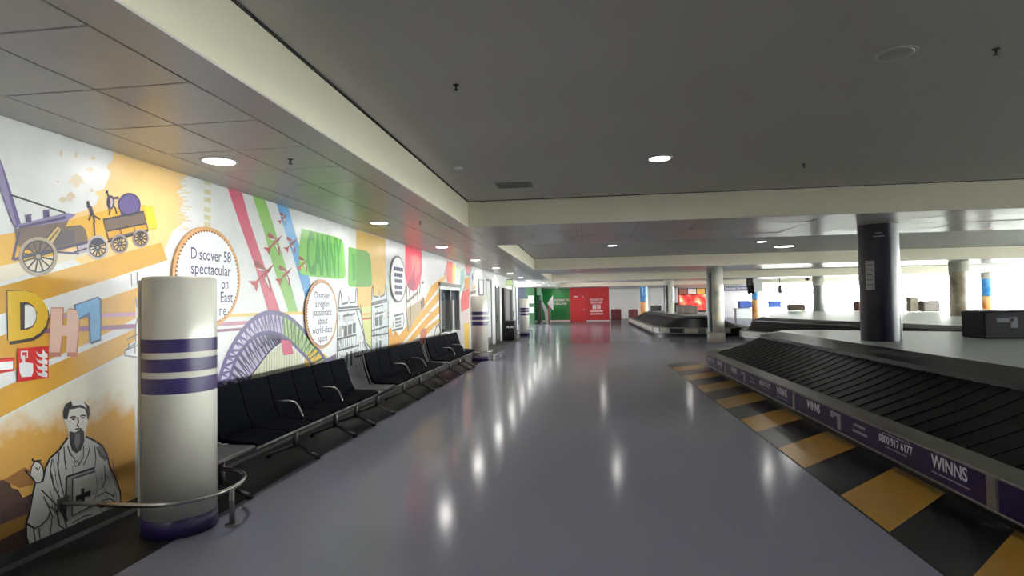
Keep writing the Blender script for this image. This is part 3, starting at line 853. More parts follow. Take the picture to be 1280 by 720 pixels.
# portal in the channel : a frame with a sloped white panel and red side
pt = thing('channel_portal', (-3.2, 46.0, 0), 'dark portal frame with pale glass and leaning white panel before the green wall', 'portal')
MB().box(-3.86, -3.68, 45.5, 46.5, 0, 2.3, mat('portal_green', (16, 60, 36), .4)).build('jamb', pt)
MB().box(-3.68, -3.52, 45.6, 46.4, 0, 1.9, mat('portal_dark', (48, 20, 22), .4)).build('side_panel', pt)
MB().prism([(-3.60, 1.75), (-3.40, 1.75), (-3.02, 1.05), (-2.98, .0), (-3.20, 0), (-3.28, .9)], 'y', 45.8, 45.9, M_DOORW).build('leaning_panel', pt)
MB().box(-2.98, -2.84, 45.6, 46.3, .02, 1.45, mat('portal_red', (130, 26, 30), .4)).build('red_post', pt)
MB().box(-3.86, -3.5, 45.55, 45.6, 2.3, ZS - .004, mat('pale_green_glass', (140, 190, 160), .15)).build('top_glass', pt)
MB().box(-3.56, -3.40, 45.7, 45.75, 1.75, 2.5, mat('pale_green_glass', (140, 190, 160), .15)).build('glass_fin', pt)

# office window in the mural wall
ow = struct(thing('window_3', (XW, 14.05, .82), None, None))
fr = MB()
for a, b, z0, z1 in ((14.05, 16.35, .82, .90), (14.05, 16.35, 2.06, 2.15), (14.05, 14.15, .90, 2.06), (16.25, 16.35, .90, 2.06), (15.16, 15.24, .90, 2.06)):
    fr.box(XW - .12, XW + .03, a, b, z0, z1, M_ALU if (z0 == .9) else M_DOORW)
fr.build('window_frame', ow)
for a, b in ((14.15, 15.16), (15.24, 16.25)):
    MB().box(XW - .06, XW - .05, a, b, .90, 2.06, M_GLASS).build('pane', ow)
MB().box(XW - .10, XW + .055, 14.0, 16.4, 2.15, 2.24, M_FRAME).build('blind_box', ow)
for a in (14.15, 15.24):
    MB().box(XW - .09, XW - .08, a + .02, a + .98, 1.78, 2.05, mat('blind_cloth', (70, 76, 88), .7)).build('roller_blind', ow)
dk = thing('office_desk', (XW - .8, 15.2, 0), 'dark office desk seen through the wall window', 'desk')
MB().box(XW - 1.2, XW - .4, 14.2, 16.4, .95, 1.0, M_TABLE).build('desk_top', dk)
MB().box(XW - 1.15, XW - .45, 14.25, 14.3, 0, .95, M_TABLE).build('side', dk); MB().box(XW - 1.15, XW - .45, 16.3, 16.35, 0, .95, M_TABLE).build('side', dk)
ols = thing('desk_monitor', (XW - .7, 14.7, 1.0), 'black monitor on the desk behind the wall window', 'monitor')
MB().box(XW - .74, XW - .70, 14.4, 14.95, 1.08, 1.42, M_BLACK).build('display', ols); MB().box(XW - .78, XW - .62, 14.58, 14.78, 1.0, 1.01, M_BLACK).box(XW - .74, XW - .71, 14.65, 14.7, 1.01, 1.1, M_BLACK).build('stand', ols)

# doors and openings further along the wall
d2 = struct(thing('door_2', (XW, 20.95, 0), None, None))
MB().box(XW - .1, XW + .02, 20.95, 21.02, 0, 2.62, M_FRAME).box(XW - .1, XW + .02, 22.13, 22.2, 0, 2.62, M_FRAME).box(XW - .1, XW + .02, 21.02, 22.13, 2.55, 2.62, M_FRAME).build('door_frame', d2)
MB().box(XW - .06, XW - .01, 21.02, 22.13, .01, 2.55, M_DOORW).build('door_leaf', d2)
MB().box(XW - .01, XW - .003, 21.02, 22.13, .01, .35, M_FRAME).build('kick_plate', d2)
MB().tube([(XW + .05, 21.15, .95), (XW + .05, 21.15, 1.3)], .014, M_STEEL, 8).box(XW - .01, XW + .05, 21.14, 21.16, .95, .97, M_STEEL).box(XW - .01, XW + .05, 21.14, 21.16, 1.28, 1.3, M_STEEL).build('door_handle', d2)
nt_ = tag(MB().bevbox(XW, XW + .03, 19.4, 20.4, 1.95, 2.55, M_FRAME, .01).box(XW + .03, XW + .035, 19.55, 20.15, 2.0, 2.5, M_DOORW).build('wall_notice'), 'framed white notice on the wall before the white door', 'notice')
d3 = struct(thing('door_3', (XW, 23.2, 0), None, None))
MB().box(XW, XW + .04, 23.2, 24.0, .02, 2.33, mat('dark_door', (64, 66, 68), .4, noise=.05)).build('door_leaf', d3)
MB().box(XW, XW + .05, 23.12, 23.2, 0, 2.4, M_FRAME).box(XW, XW + .05, 24.0, 24.08, 0, 2.4, M_FRAME).build('door_frame', d3)
MB().box(XW + .04, XW + .08, 23.3, 23.34, .9, 1.2, M_STEEL).build('door_handle', d3)
d4 = struct(thing('door_4', (XW, 25, 0), None, None))
MB().box(XW - .15, XW + .12, 25.0, 25.5, 0, 2.37, mat('black_door', (16, 16, 17), .35)).box(XW - .1, XW + .12, 27.7, 27.9, 0, 2.37, M_FRAME).box(XW - .1, XW + .1, 25.5, 27.7, 2.3, 2.37, M_FRAME).build('door_frame', d4)
MB().box(XW - .05, XW + .0, 25.5, 27.7, .02, 2.3, mat('grey_door', (124, 126, 128), .35, noise=.06)).build('door_leaf', d4)
MB().box(XW, XW + .06, 25.7, 25.75, .95, 1.25, M_STEEL).build('door_handle', d4)
bn = thing('litter_bin', (XW + .3, 25.5, 0), 'black litter bin with two pale labels by the dark doors', 'bin')
MB().bevbox(XW + .12, XW + .52, 25.2, 25.9, 0.003, .82, M_BLACK, .03).build('body', bn); MB().bevbox(XW + .10, XW + .54, 25.18, 25.92, .82, .87, M_SHELL, .015).build('lid', bn)
for x in (XW + .18, XW + .36):
    MB().box(x, x + .12, 25.194, 25.2, .55, .63, M_WHT).build('paper_label', bn)
d5 = struct(thing('door_5', (XW, 28.7, 0), None, None))
MB().box(XW - .1, XW + .02, 28.7, 28.8, 0, 2.55, M_FRAME).box(XW - .1, XW + .02, 30.2, 30.3, 0, 2.55, M_FRAME).build('door_frame', d5); MB().box(XW - .06, XW - .01, 28.8, 30.2, .01, 2.55, M_DOORW).build('door_leaf', d5)
MB().box(XW - .01, XW + .04, 29.0, 29.04, .95, 1.25, M_STEEL).build('door_handle', d5)
ex = thing('exit_sign', (XW + .3, 26.6, 2.5), 'small green lit exit sign above the dark doors', 'sign')
MB().box(XW + .02, XW + .3, 26.5, 26.56, 2.5, 2.78, mat('exit_green', (206, 226, 170), .4, emit=.6)).build('face', ex); MB().box(XW, XW + .02, 26.48, 26.58, 2.46, 2.82, M_FRAME).build('bracket', ex); MB().box(XW + .02, XW + .32, 26.56, 26.6, 2.48, 2.82, M_FRAME).build('casing', ex)
fe = thing('wall_phone', (XW + .05, 19.6, 1.2), 'small black device on the wall behind the striped pillar', 'wall device')
MB().bevbox(XW + .001, XW + .09, 20.55, 20.75, 1.30, 1.62, M_BLACK, .02).build('body', fe); MB().bevbox(XW + .09, XW + .12, 20.58, 20.72, 1.33, 1.58, M_SHELL, .01).build('handset', fe)

# ------------------------------------------------------------------ the printed mural (flat vinyl on the wall)
mural = thing('wall_mural', (XW, 3, .1), 'long colourful printed mural of steam train, bridge and towers covering the wall', 'mural')
def frm(ox, oy, s):
    return lambda pts: [(ox + x / s, oy + y / s) for x, y in pts]
IDT = lambda pts: pts
ART_N = [0]
class Art(MB):
    def P(self, x, y, L):
        q = on_x(x, y, XW); return (XW + .0012 + .0007 * L + .00002 * (ART_N[0] % 34), q.y, min(max(q.z, .102), ZS - .002))
    def poly(self, pts, rgb, L=1, tr=IDT):
        ART_N[0] += 1
        q = [self.P(x, y, L) for x, y in tr(pts)]
        return self.add(q, [list(range(len(q)))], paint(rgb))
    def stroke(self, pts, w, rgb, L=2, tr=IDT, closed=False):
        ART_N[0] += 1
        q = [Vector(self.P(x, y, L)) for x, y in tr(pts)]
        n = len(q); vs = []
        for i in range(n):
            a = q[(i + 1) % n] if closed else q[min(i + 1, n - 1)]
            b = q[i - 1] if closed else q[max(i - 1, 0)]
            d = a - b; d.x = 0
            if d.length < 1e-6: d = Vector((0, 1, 0))
            d.normalize(); nv = Vector((0, -d.z, d.y)) * (w / 2)
            vs += [q[i] + nv, q[i] - nv]
        fs = [(2 * i, 2 * i + 1, 2 * ((i + 1) % n) + 1, 2 * ((i + 1) % n)) for i in range(n if closed else n - 1)]
        return self.add(vs, fs, paint(rgb))
    def ell(self, x, y, rx, ry, rgb, L=1, tr=IDT, n=28):
        return self.poly([(x + rx * math.cos(2 * math.pi * i / n), y + ry * math.sin(2 * math.pi * i / n)) for i in range(n)], rgb, L, tr)
    def ellring(self, x, y, rx, ry, w, rgb, L=2, tr=IDT, n=28):
        return self.stroke([(x + rx * math.cos(2 * math.pi * i / n), y + ry * math.sin(2 * math.pi * i / n)) for i in range(n)], w, rgb, L, tr, True)
INK = (44, 44, 52); PAP = (228, 230, 230); OCH = (214, 160, 50); OCHD = (190, 136, 40); PEA = (240, 202, 138); VIO = (96, 82, 140); VIOD = (64, 54, 100); BRN = (112, 92, 84)
WHT = (236, 238, 240)
bk = MB(); 
for y0, y1, z0, z1 in ((-2, 14.05, .1, ZS), (14.05, 16.35, .1, .82), (14.05, 16.35, 2.24, ZS), (16.35, 18.7, .1, ZS)):
    bk.box(XW, XW + .0012, y0, y1, z0, z1 - .001, paint(WHT))
bk.build('backing', mural)

# --- washes and diagonal bands round the train
A = Art()
A.poly([(142, 188), (236, 218), (224, 226), (229, 234), (221, 240), (230, 252), (224, 262), (233, 272), (225, 282), (216, 288), (211, 300), (206, 312), (160, 318), (100, 330), (60, 300), (70, 280), (90, 268), (108, 262), (120, 256), (124, 246), (118, 240), (130, 236), (134, 226), (138, 216), (133, 208), (141, 200)], PEA, 1)
for x, y, rx, ry in ((95, 226, 9, 7), (88, 246, 6, 5), (112, 212, 5, 3), (76, 192, 2, 4), (95, 194, 2, 3.5), (116, 198, 3, 2), (72, 227, 2, 1.5), (78, 250, 5, 3), (114, 238, 3, 2)):
    A.poly([(x + rx * (1 + .35 * math.sin(5 * a)) * math.cos(a), y + ry * (1 + .35 * math.cos(4 * a)) * math.sin(a)) for a in [2 * math.pi * i / 16 for i in range(16)]], (222, 206, 178), 2)
A.poly([(-30, 298), (22, 290), (60, 286), (96, 272), (150, 258), (181, 256), (186, 262), (196, 286), (150, 296), (90, 308), (60, 322), (-30, 340)], (228, 176, 62), 2)
A.poly([(180, 259), (190, 257), (197, 284), (186, 286)], (246, 200, 50), 3)
A.poly([(-30, 338), (60, 321), (120, 305), (130, 312), (-30, 362)], (232, 222, 200), 3)
A.poly([(-30, 367), (0, 358), (100, 331), (201, 303), (209, 325), (142, 347), (60, 373), (-30, 403)], OCH, 3)
A.poly([(-30, 430), (0, 420), (125, 375), (176, 358), (200, 352), (200, 384), (169, 398), (100, 433), (60, 450), (-30, 476)], OCH, 2)
A.poly([(-30, 499), (0, 486), (60, 458), (169, 411), (200, 398), (200, 430), (169, 441), (154, 443), (51, 495), (0, 522), (-30, 540)], OCH, 2)
for i in range(14):     # splash spikes at the right edge of the wash
    y = 222 + i * 5
    A.stroke([(222, y), (232 + 8 * random.random(), y - 2 + 4 * random.random())], .012, (226, 214, 184), 3)
for y in (224, 236, 246, 258, 268, 277):
    A.poly([(255, y), (263, y + 2), (263, y + 8), (255, y + 6)], (220, 212, 170), 2)
A.build('diagonal_bands', mural)

# --- the steam engine
A = Art(); t = frm(0, 180, 4)
A.poly([(-20, 20), (-4, 70), (12, 110), (60, 260), (104, 405), (76, 425), (50, 380), (0, 230), (-20, 180)], VIO, 4, t)
A.poly([(-20, 20), (-10, 55), (25, 190), (80, 405), (64, 400), (0, 230), (-20, 180)], (140, 128, 172), 5, t)
A.poly([(70, 425), (345, 370), (330, 405), (300, 440), (260, 490), (220, 530), (120, 530), (90, 510), (76, 470)], BRN, 4, t)
A.poly([(88, 402), (330, 345), (378, 352), (345, 378), (320, 388), (92, 422)], (136, 122, 172), 5, t)
A.poly([(90, 412), (325, 360), (330, 374), (92, 424)], VIOD, 6, t)
for x, y in ((138, 358), (228, 335)):
    A.poly([(x - 14, y), (x + 14, y - 6), (x + 16, y + 30), (x - 12, y + 34)], VIOD, 6, t)
    A.poly([(x - 18, y - 2), (x + 16, y - 10), (x + 16, y - 2), (x - 16, y + 6)], VIO, 7, t)
A.stroke([(52, 255), (325, 345)], .012, INK, 6, t)
A.poly([(300, 415), (400, 405), (425, 425), (436, 470), (432, 495), (390, 500), (240, 545), (110, 575), (70, 582), (68, 570), (230, 520), (280, 470)], BRN, 4, t)
A.poly([(275, 440), (370, 430), (372, 490), (262, 520)], (84, 74, 82), 5, t)
A.stroke([(65, 578), (230, 540), (440, 490)], .02, VIOD, 6, t)
A.poly([(222, 478), (282, 408), (306, 428), (258, 504)], (202, 170, 110), 6, t)
A.stroke([(222, 478), (282, 408), (306, 428), (258, 504)], .008, INK, 7, t, True)
A.stroke([(240, 488), (292, 424)], .008, INK, 7, t)
A.stroke([(60, 580), (92, 440)], .016, VIOD, 6, t)
A.stroke([(280, 540), (390, 548), (378, 500)], .016, VIOD, 6, t)
A.poly([(385, 500), (440, 500), (440, 540), (392, 548)], (190, 176, 190), 5, t)
def wheel(A, x, y, rx, ry, tr, spokes, c1, L=7, w=.022):
    A.ellring(x, y, rx, ry, w, c1, L, tr, 36)
    A.ellring(x, y, rx * .86, ry * .86, w * .4, INK, L, tr, 36)
    for i in range(spokes):
        a = 2 * math.pi * i / spokes + .2
        A.stroke([(x + rx * .12 * math.cos(a), y + ry * .12 * math.sin(a)), (x + rx * .88 * math.cos(a), y + ry * .88 * math.sin(a))], w * .5, INK, L, tr)
    A.ell(x, y, rx * .14, ry * .14, c1, L + 1, tr, 12)
wheel(A, 187, 563, 90, 90, t, 12, (176, 160, 140))
A.build('steam_engine', mural)
A = Art(); t = frm(100, 180, 4.5)
A.poly([(128, 425), (355, 380), (380, 485), (158, 545)], BRN, 4, t)
A.poly([(150, 490), (218, 478), (226, 512), (160, 530)], OCH, 5, t); A.poly([(226, 478), (298, 464), (304, 492), (234, 508)], OCH, 5, t); A.poly([(304, 462), (368, 450), (374, 480), (310, 490)], OCH, 5, t)
A.stroke([(128, 425), (355, 380), (380, 485), (158, 545)], .014, INK, 6, t, True); A.stroke([(150, 490), (370, 448)], .012, INK, 6, t)
A.ell(275, 340, 60, 60, VIO, 3, t); A.ellring(275, 340, 60, 60, .016, VIOD, 4, t); A.poly([(215, 345), (335, 330), (338, 390), (228, 408)], VIO, 3, t)
A.poly([(160, 292), (185, 298), (215, 294), (214, 310), (180, 312)], VIOD, 4, t)
A.ell(170, 328, 22, 40, VIOD, 4, t); A.ell(172, 330, 10, 26, (196, 180, 190), 5, t); A.ell(148, 270, 8, 10, INK, 5, t)
for p in ([(150, 275), (160, 300), (165, 380), (160, 400)], [(180, 340), (195, 360), (205, 395)], [(40, 320), (52, 350), (70, 400), (80, 440)], [(36, 350), (60, 360)], [(60, 395), (45, 430)], [(70, 400), (110, 425)], [(75, 440), (80, 520), (130, 535)]):
    A.stroke(p, .014, INK, 6, t)
A.ell(42, 332, 8, 12, INK, 5, t); A.poly([(46, 350), (62, 348), (78, 400), (56, 404)], VIOD, 5, t)
A.poly([(-40, 470), (0, 455), (30, 490), (40, 540), (-40, 560)], BRN, 4, t)
A.poly([(40, 545), (60, 528), (130, 530), (140, 560), (60, 570)], VIOD, 4, t)
wheel(A, 95, 582, 54, 60, t, 12, (190, 180, 186)); wheel(A, 220, 562, 42, 46, t, 10, (150, 130, 140)); wheel(A, 338, 530, 40, 44, t, 10, (150, 130, 140))
A.stroke([(-40, 610), (120, 560), (380, 490)], .012, INK, 6, t)
A.build('coal_wagon', mural)

# --- letters D H 7
A = Art(); t = frm(0, 340, 4.5)
def bigD(dx, dy, c, L, t):
    out = [(38, 108), (130, 104), (185, 118), (230, 150), (262, 200), (268, 250), (255, 300), (225, 340), (180, 368), (120, 380), (42, 392)]
    A.poly([(x + dx, y + dy) for x, y in out], c, L, t)
bigD(8, 18, (60, 50, 52), 5, t); bigD(-5, -4, (60, 50, 52), 5, t); bigD(0, 0, (226, 184, 44), 6, t)
A.poly([(108, 170), (150, 168), (185, 190), (204, 230), (200, 275), (180, 310), (150, 324), (110, 328)], (60, 50, 52), 7, t)
A.poly([(134, 186), (160, 184), (190, 205), (200, 240), (194, 275), (175, 305), (134, 318)], WHT, 8, t)
A.build('letter_d', mural)
A = Art()
H1 = [(285, 205), (348, 205), (346, 300), (372, 300), (374, 210), (440, 215), (440, 280), (424, 452), (366, 452), (374, 360), (344, 360), (332, 452), (272, 452)]
A.poly([(x + 8 if x > 330 else x - 2, y + (24 if y > 400 else (-6 if y < 230 else 0))) for x, y in H1], (196, 128, 110), 5, t); A.poly(H1, (238, 198, 184), 6, t)
A.build('letter_h', mural)
A = Art()
S7 = [(418, 190), (545, 146), (556, 160), (560, 378), (508, 392), (500, 225), (440, 258)]
A.poly([(410, 186), (548, 138), (572, 156), (566, 386), (512, 406), (500, 396), (494, 250), (436, 270)], (40, 76, 120), 5, t); A.poly(S7, (98, 172, 230), 6, t)
A.build('number_seven', mural)
# thin coloured rules running along the wall
A = Art()
for y0, y1, z, h, c in ((3.2, 4.6, 1.60, .03, (196, 150, 180)), (3.2, 4.6, 1.50, .035, (150, 90, 130)), (5.2, 7.1, 1.56, .035, (226, 196, 110)), (5.2, 6.2, 1.47, .04, (196, 140, 160)), (5.2, 5.9, 1.41, .03, (150, 100, 130)), (7.9, 10.3, 1.50, .03, (232, 150, 110)), (7.9, 10.3, 1.42, .035, (206, 92, 80)), (12.6, 14.0, 1.46, .025, (220, 150, 90))):
    A = Art(); A.add([(XW + .0035, y0, z), (XW + .0035, y1, z), (XW + .0035, y1, z + h), (XW + .0035, y0, z + h)], [(0, 1, 2, 3)], paint(c)); A.build('coloured_rule', mural)

def wash_mat(name, top, mid, z_mid, band, seed):
    m = bpy.data.materials.new(name); m.use_nodes = True
    nt = m.node_tree; b = nt.nodes['Principled BSDF']; b.inputs['Roughness'].default_value = .38
    tc = nt.nodes.new('ShaderNodeTexCoord'); sp = nt.nodes.new('ShaderNodeSeparateXYZ'); nt.links.new(tc.outputs['Object'], sp.inputs[0])
    n = nt.nodes.new('ShaderNodeTexNoise'); n.inputs['Scale'].default_value = 3.2; n.inputs['Detail'].default_value = 5; n.inputs['Roughness'].default_value = .6
    mp = nt.nodes.new('ShaderNodeMapping'); mp.inputs['Location'].default_value = (0, seed, seed); nt.links.new(tc.outputs['Object'], mp.inputs[0]); nt.links.new(mp.outputs[0], n.inputs['Vector'])
    a = nt.nodes.new('ShaderNodeMath'); a.operation = 'MULTIPLY_ADD'; a.inputs[1].default_value = band; nt.links.new(n.outputs['Fac'], a.inputs[0]); nt.links.new(sp.outputs['Z'], a.inputs[2])
    mr = nt.nodes.new('ShaderNodeMapRange'); mr.inputs['From Min'].default_value = z_mid - .12; mr.inputs['From Max'].default_value = z_mid + .12; nt.links.new(a.outputs[0], mr.inputs['Value'])
    mx = nt.nodes.new('ShaderNodeMix'); mx.data_type = 'RGBA'; mx.inputs['A'].default_value = lin(mid) + (1,); mx.inputs['B'].default_value = lin(top) + (1,)
    nt.links.new(mr.outputs['Result'], mx.inputs['Factor']); nt.links.new(mx.outputs['Result'], b.inputs['Base Color'])
    return m
M_WASH = wash_mat('ochre_watercolour', (216, 212, 198), (206, 156, 76), 1.15, .7, 3)
# --- lower scene with the robed figure
A = Art()
A.poly([(-30, 541), (0, 524), (51, 497), (154, 447), (163, 446), (168, 452), (169, 625), (-30, 712)], (206, 156, 77), 1); A.mats[-1] = M_WASH
A.poly([(-30, 600), (10, 600), (14, 610), (22, 612), (28, 622), (42, 616), (40, 650), (-30, 672)], (98, 70, 62), 3)
A.poly([(4, 600), (30, 584), (42, 590), (40, 606), (24, 610), (14, 606)], (176, 122, 66), 4)
A.poly([(-30, 668), (40, 640), (38, 656), (-30, 690)], (150, 108, 44), 4)
A.poly([(-30, 690), (38, 656), (34, 684), (-30, 712)], (70, 52, 46), 4)
A.poly([(0, 640), (20, 626), (36, 630), (34, 640), (0, 655)], (80, 58, 56), 5)
A.build('ochre_wash', mural)
A = Art(); t = frm(20, 490, 3.6); RB = (206, 206, 202)
A.poly([(230, 200), (232, 215), (190, 260), (150, 295), (130, 340), (122, 380), (112, 405), (82, 410), (70, 470), (55, 540), (42, 590), (40, 650), (50, 700), (130, 700), (260, 640), (360, 600), (470, 560), (468, 450), (440, 380), (420, 340), (405, 280), (385, 240), (345, 215), (315, 205), (308, 190)], RB, 6, t)
A.stroke([(230, 205), (190, 262), (150, 297), (130, 340), (116, 405)], .014, INK, 7, t)
A.stroke([(310, 200), (345, 217), (385, 242), (406, 282), (420, 340), (442, 380), (466, 450), (468, 500)], .014, INK, 7, t)
A.stroke([(82, 412), (70, 470), (56, 545), (42, 592), (42, 650), (52, 695)], .014, INK, 7, t)
A.stroke([(42, 590), (80, 615), (110, 600), (140, 570), (150, 540)], .012, INK, 7, t)
for p in ([(160, 300), (150, 350), (165, 420), (200, 490), (222, 570)], [(190, 270), (185, 340), (200, 420), (222, 500)], [(212, 245), (215, 300), (222, 350)], [(228, 240), (240, 280), (262, 300)], [(110, 440), (150, 480), (190, 520), (212, 560), (225, 610)], [(120, 470), (140, 510), (185, 540)], [(140, 510), (160, 560), (150, 640)], [(180, 540), (190, 600), (215, 625)], [(330, 240), (322, 280), (300, 330)], [(300, 240), (300, 290), (280, 330)], [(350, 240), (356, 300), (350, 340)], [(365, 260), (385, 290), (410, 300)], [(360, 470), (400, 450), (440, 470)], [(380, 490), (420, 480), (450, 500)], [(340, 500), (380, 520), (420, 510)], [(100, 610), (104, 660)], [(75, 620), (84, 680)], [(250, 590), (300, 560), (340, 550)], [(270, 600), (330, 580)], [(205, 480), (225, 530)], [(395, 330), (400, 400), (380, 440)], [(345, 340), (350, 440)]):
    A.stroke(p, .009, (70, 70, 74), 7, t)
for i in range(46):
    fx = random.choice((150, 170, 195, 240, 330, 370, 400, 430)) + random.uniform(-14, 14); fy = random.uniform(300, 520)
    if 215 < fx < 365 and fy > 340: continue
    A.stroke([(fx, fy), (fx + random.uniform(2, 10), fy + 30), (fx + random.uniform(8, 26), fy + random.uniform(50, 90))], .005, (112, 112, 114), 7, t)
A.poly([(356, 250), (380, 238), (410, 300), (398, 312), (372, 290)], (120, 120, 122), 7, t)
# hand
A.poly([(36, 352), (62, 368), (66, 338), (82, 312), (104, 318), (118, 342), (122, 380), (108, 406), (86, 410), (70, 388)], (222, 220, 214), 7, t)
A.stroke([(36, 352), (62, 368), (66, 338), (82, 312), (104, 318), (118, 342), (122, 380), (108, 406), (86, 410), (70, 388)], .009, INK, 8, t, True); A.stroke([(68, 300), (76, 312), (110, 308)], .012, INK, 8, t); A.stroke([(84, 340), (98, 352), (104, 336)], .008, INK, 8, t)
# head
A.poly([(212, 90), (216, 60), (240, 40), (275, 32), (310, 42), (326, 72), (324, 110), (316, 150), (306, 190), (300, 220), (262, 230), (236, 200), (226, 160), (214, 130)], (224, 222, 216), 8, t)
A.poly([(212, 120), (208, 86), (218, 56), (244, 40), (252, 66), (236, 80), (232, 100), (226, 124)], (52, 50, 52), 9, t); A.poly([(236, 78), (250, 62), (290, 58), (316, 74), (322, 100), (316, 112), (306, 76), (280, 70), (256, 76)], (60, 58, 60), 9, t)
A.poly([(300, 40), (326, 66), (328, 100), (320, 130), (314, 108), (316, 76)], (52, 50, 52), 9, t)
A.poly([(236, 176), (262, 182), (284, 170), (302, 176), (304, 220), (288, 262), (268, 276), (248, 264), (238, 230)], (58, 58, 60), 9, t)
A.poly([(262, 186), (282, 184), (284, 230), (270, 260), (258, 230)], (120, 118, 118), 10, t)
for p in ([(240, 116), (252, 110), (266, 114)], [(284, 110), (296, 104), (310, 108)], [(274, 112), (276, 140), (268, 152), (280, 156)], [(262, 168), (278, 164), (292, 168)]):
    A.stroke(p, .011, INK, 10, t)
A.ell(254, 122, 7, 4, INK, 10, t, 10); A.ell(297, 116, 7, 4, INK, 10, t, 10)
A.ellring(268, 322, 11, 13, .008, (120, 120, 120), 8, t, 14); A.stroke([(240, 270), (268, 322), (300, 270)], .007, (130, 130, 130), 8, t)
# book with cross
A.poly([(222, 382), (350, 340), (368, 420), (346, 520), (226, 580), (218, 560)], (160, 160, 160), 8, t); A.poly([(250, 390), (352, 358), (360, 430), (340, 505), (248, 556)], (206, 206, 202), 9, t)
A.stroke([(222, 382), (350, 340)], .014, INK, 10, t); A.stroke([(222, 382), (218, 560), (226, 582)], .014, INK, 10, t); A.stroke([(250, 390), (352, 358)], .01, INK, 10, t); A.stroke([(250, 390), (248, 556), (340, 510)], .01, INK, 10, t)
A.poly([(286, 436), (304, 432), (302, 452), (318, 446), (328, 440), (330, 470), (316, 470), (302, 476), (306, 500), (284, 506), (290, 482), (276, 488), (264, 494), (264, 466), (276, 464), (290, 458)], (36, 36, 40), 11, t)
A.build('robed_figure', mural)
# castle drawing beside the pillar
A = Art(); t = frm(0, 340, 4.5)
A.poly([(760, 150), (775, 142), (790, 150), (800, 190), (900, 190), (900, 1250), (762, 1280), (760, 480), (700, 470), (705, 430), (760, 380)], (226, 228, 228), 4, t)
for p in ([(760, 150), (765, 190), (785, 220), (775, 250), (760, 300), (760, 400), (700, 440), (698, 470), (770, 480)], [(775, 145), (790, 160), (792, 250)], [(710, 380), (790, 340)], [(705, 440), (800, 400)], [(775, 480), (775, 1250)], [(720, 400), (722, 430)], [(755, 400), (757, 460)], [(735, 10), (738, 80)], [(768, 0), (770, 70)]):
    A.stroke(p, .01, (110, 112, 118), 5, t)
A.build('castle_sketch', mural)

# --- coloured trails and jets
A = Art(); t = frm(260, 230, 4.2353)
A.poly([(104, 20), (178, 44), (220, 200), (300, 440), (386, 690), (404, 720), (330, 720), (250, 440), (160, 190)], (206, 84, 116), 2, t)
A.poly([(236, 58), (302, 78), (340, 200), (400, 400), (480, 690), (430, 690), (340, 420), (290, 230)], (132, 186, 84), 2, t)
A.poly([(362, 92), (424, 108), (470, 290), (520, 440), (560, 600), (520, 620), (440, 350), (400, 230)], (92, 164, 222), 2, t)
A.poly([(548, 720), (600, 860), (560, 870), (505, 720)], (206, 84, 116), 2, t)
A.build('coloured_trails', mural)
def jet(cxp, cyp, s, t):
    A = Art()
    body = [(-60, 52), (-20, 14), (20, -26), (66, -62), (44, -10), (10, 24), (-26, 46), (-34, 96)]
    def q(pts): return [(cxp + x * s, cyp + y * s) for x, y in pts]
    A.poly(q([(66, -62), (34, -14), (-20, 34), (-30, 92), (-46, 60), (-76, 34), (-34, 34), (14, -18)]), (178, 58, 56), 5, t)
    A.poly(q([(-2, -16), (-44, -50), (-40, -74), (-24, -72), (28, -22)]), (150, 44, 46), 6, t); A.poly(q([(-6, -20), (-38, -36), (-10, -30), (24, -24)]), WHT, 7, t)
    A.poly(q([(24, 0), (44, 40), (46, 96), (34, 80), (20, 40), (6, 22)]), (160, 48, 50), 6, t); A.poly(q([(22, 6), (34, 50), (38, 76), (22, 40), (10, 20)]), WHT, 7, t)
    A.poly(q([(30, -22), (50, -44), (42, -20), (24, -4)]), (120, 40, 60), 7, t)
    A.build('jet_aeroplane', mural)
for cxp, cyp, s in ((286, 480, 1.0), (345, 312, .72), (402, 480, .66), (394, 180, .40), (436, 318, .52), (500, 420, .5)):
    jet(cxp, cyp, s, t)

# --- arched bridge
A = Art(); t = frm(260, 370, 5.54)
def arc(pts, n=10):      # catmull-rom
    out = []
    for i in range(len(pts) - 1):
        p0, p1, p2, p3 = pts[max(i - 1, 0)], pts[i], pts[i + 1], pts[min(i + 2, len(pts) - 1)]
        for k in range(n):
            u = k / n
            out.append(tuple(.5 * ((2 * p1[j]) + (-p0[j] + p2[j]) * u + (2 * p0[j] - 5 * p1[j] + 4 * p2[j] - p3[j]) * u * u + (-p0[j] + 3 * p1[j] - 3 * p2[j] + p3[j]) * u ** 3) for j in (0, 1)))
    return out + [pts[-1]]
outer = arc([(40, 720), (70, 600), (120, 440), (200, 290), (290, 180), (370, 128), (440, 115), (520, 130), (600, 180), (680, 265), (760, 370), (830, 470)])
inner = arc([(110, 720), (140, 600), (190, 440), (260, 340), (330, 275), (400, 256), (450, 258), (520, 280), (590, 335), (650, 395), (700, 450), (740, 520)])
low = arc([(200, 720), (240, 640), (290, 560), (340, 490), (400, 410), (450, 355), (490, 325), (520, 310), (560, 330), (600, 360), (650, 410), (690, 480)])
A.poly(outer[:71] + inner[:71][::-1], (206, 198, 226), 3, t); A.poly(inner[:71] + low[:71][::-1], (190, 182, 216), 3, t)
A.poly(outer[70:] + inner[70:][::-1], (176, 200, 140), 3, t); 
A.poly([(670, 420), (700, 380), (760, 370), (830, 420), (690, 505), (665, 500)], (240, 196, 60), 3, t)
A.poly([(690, 505), (835, 425), (885, 400), (885, 460), (700, 520)], (110, 96, 130), 4, t)
A.stroke(outer, .055, VIO, 5, t); A.stroke(inner, .05, VIO, 5, t); A.stroke(low[:80], .024, VIOD, 5, t)
n = 30
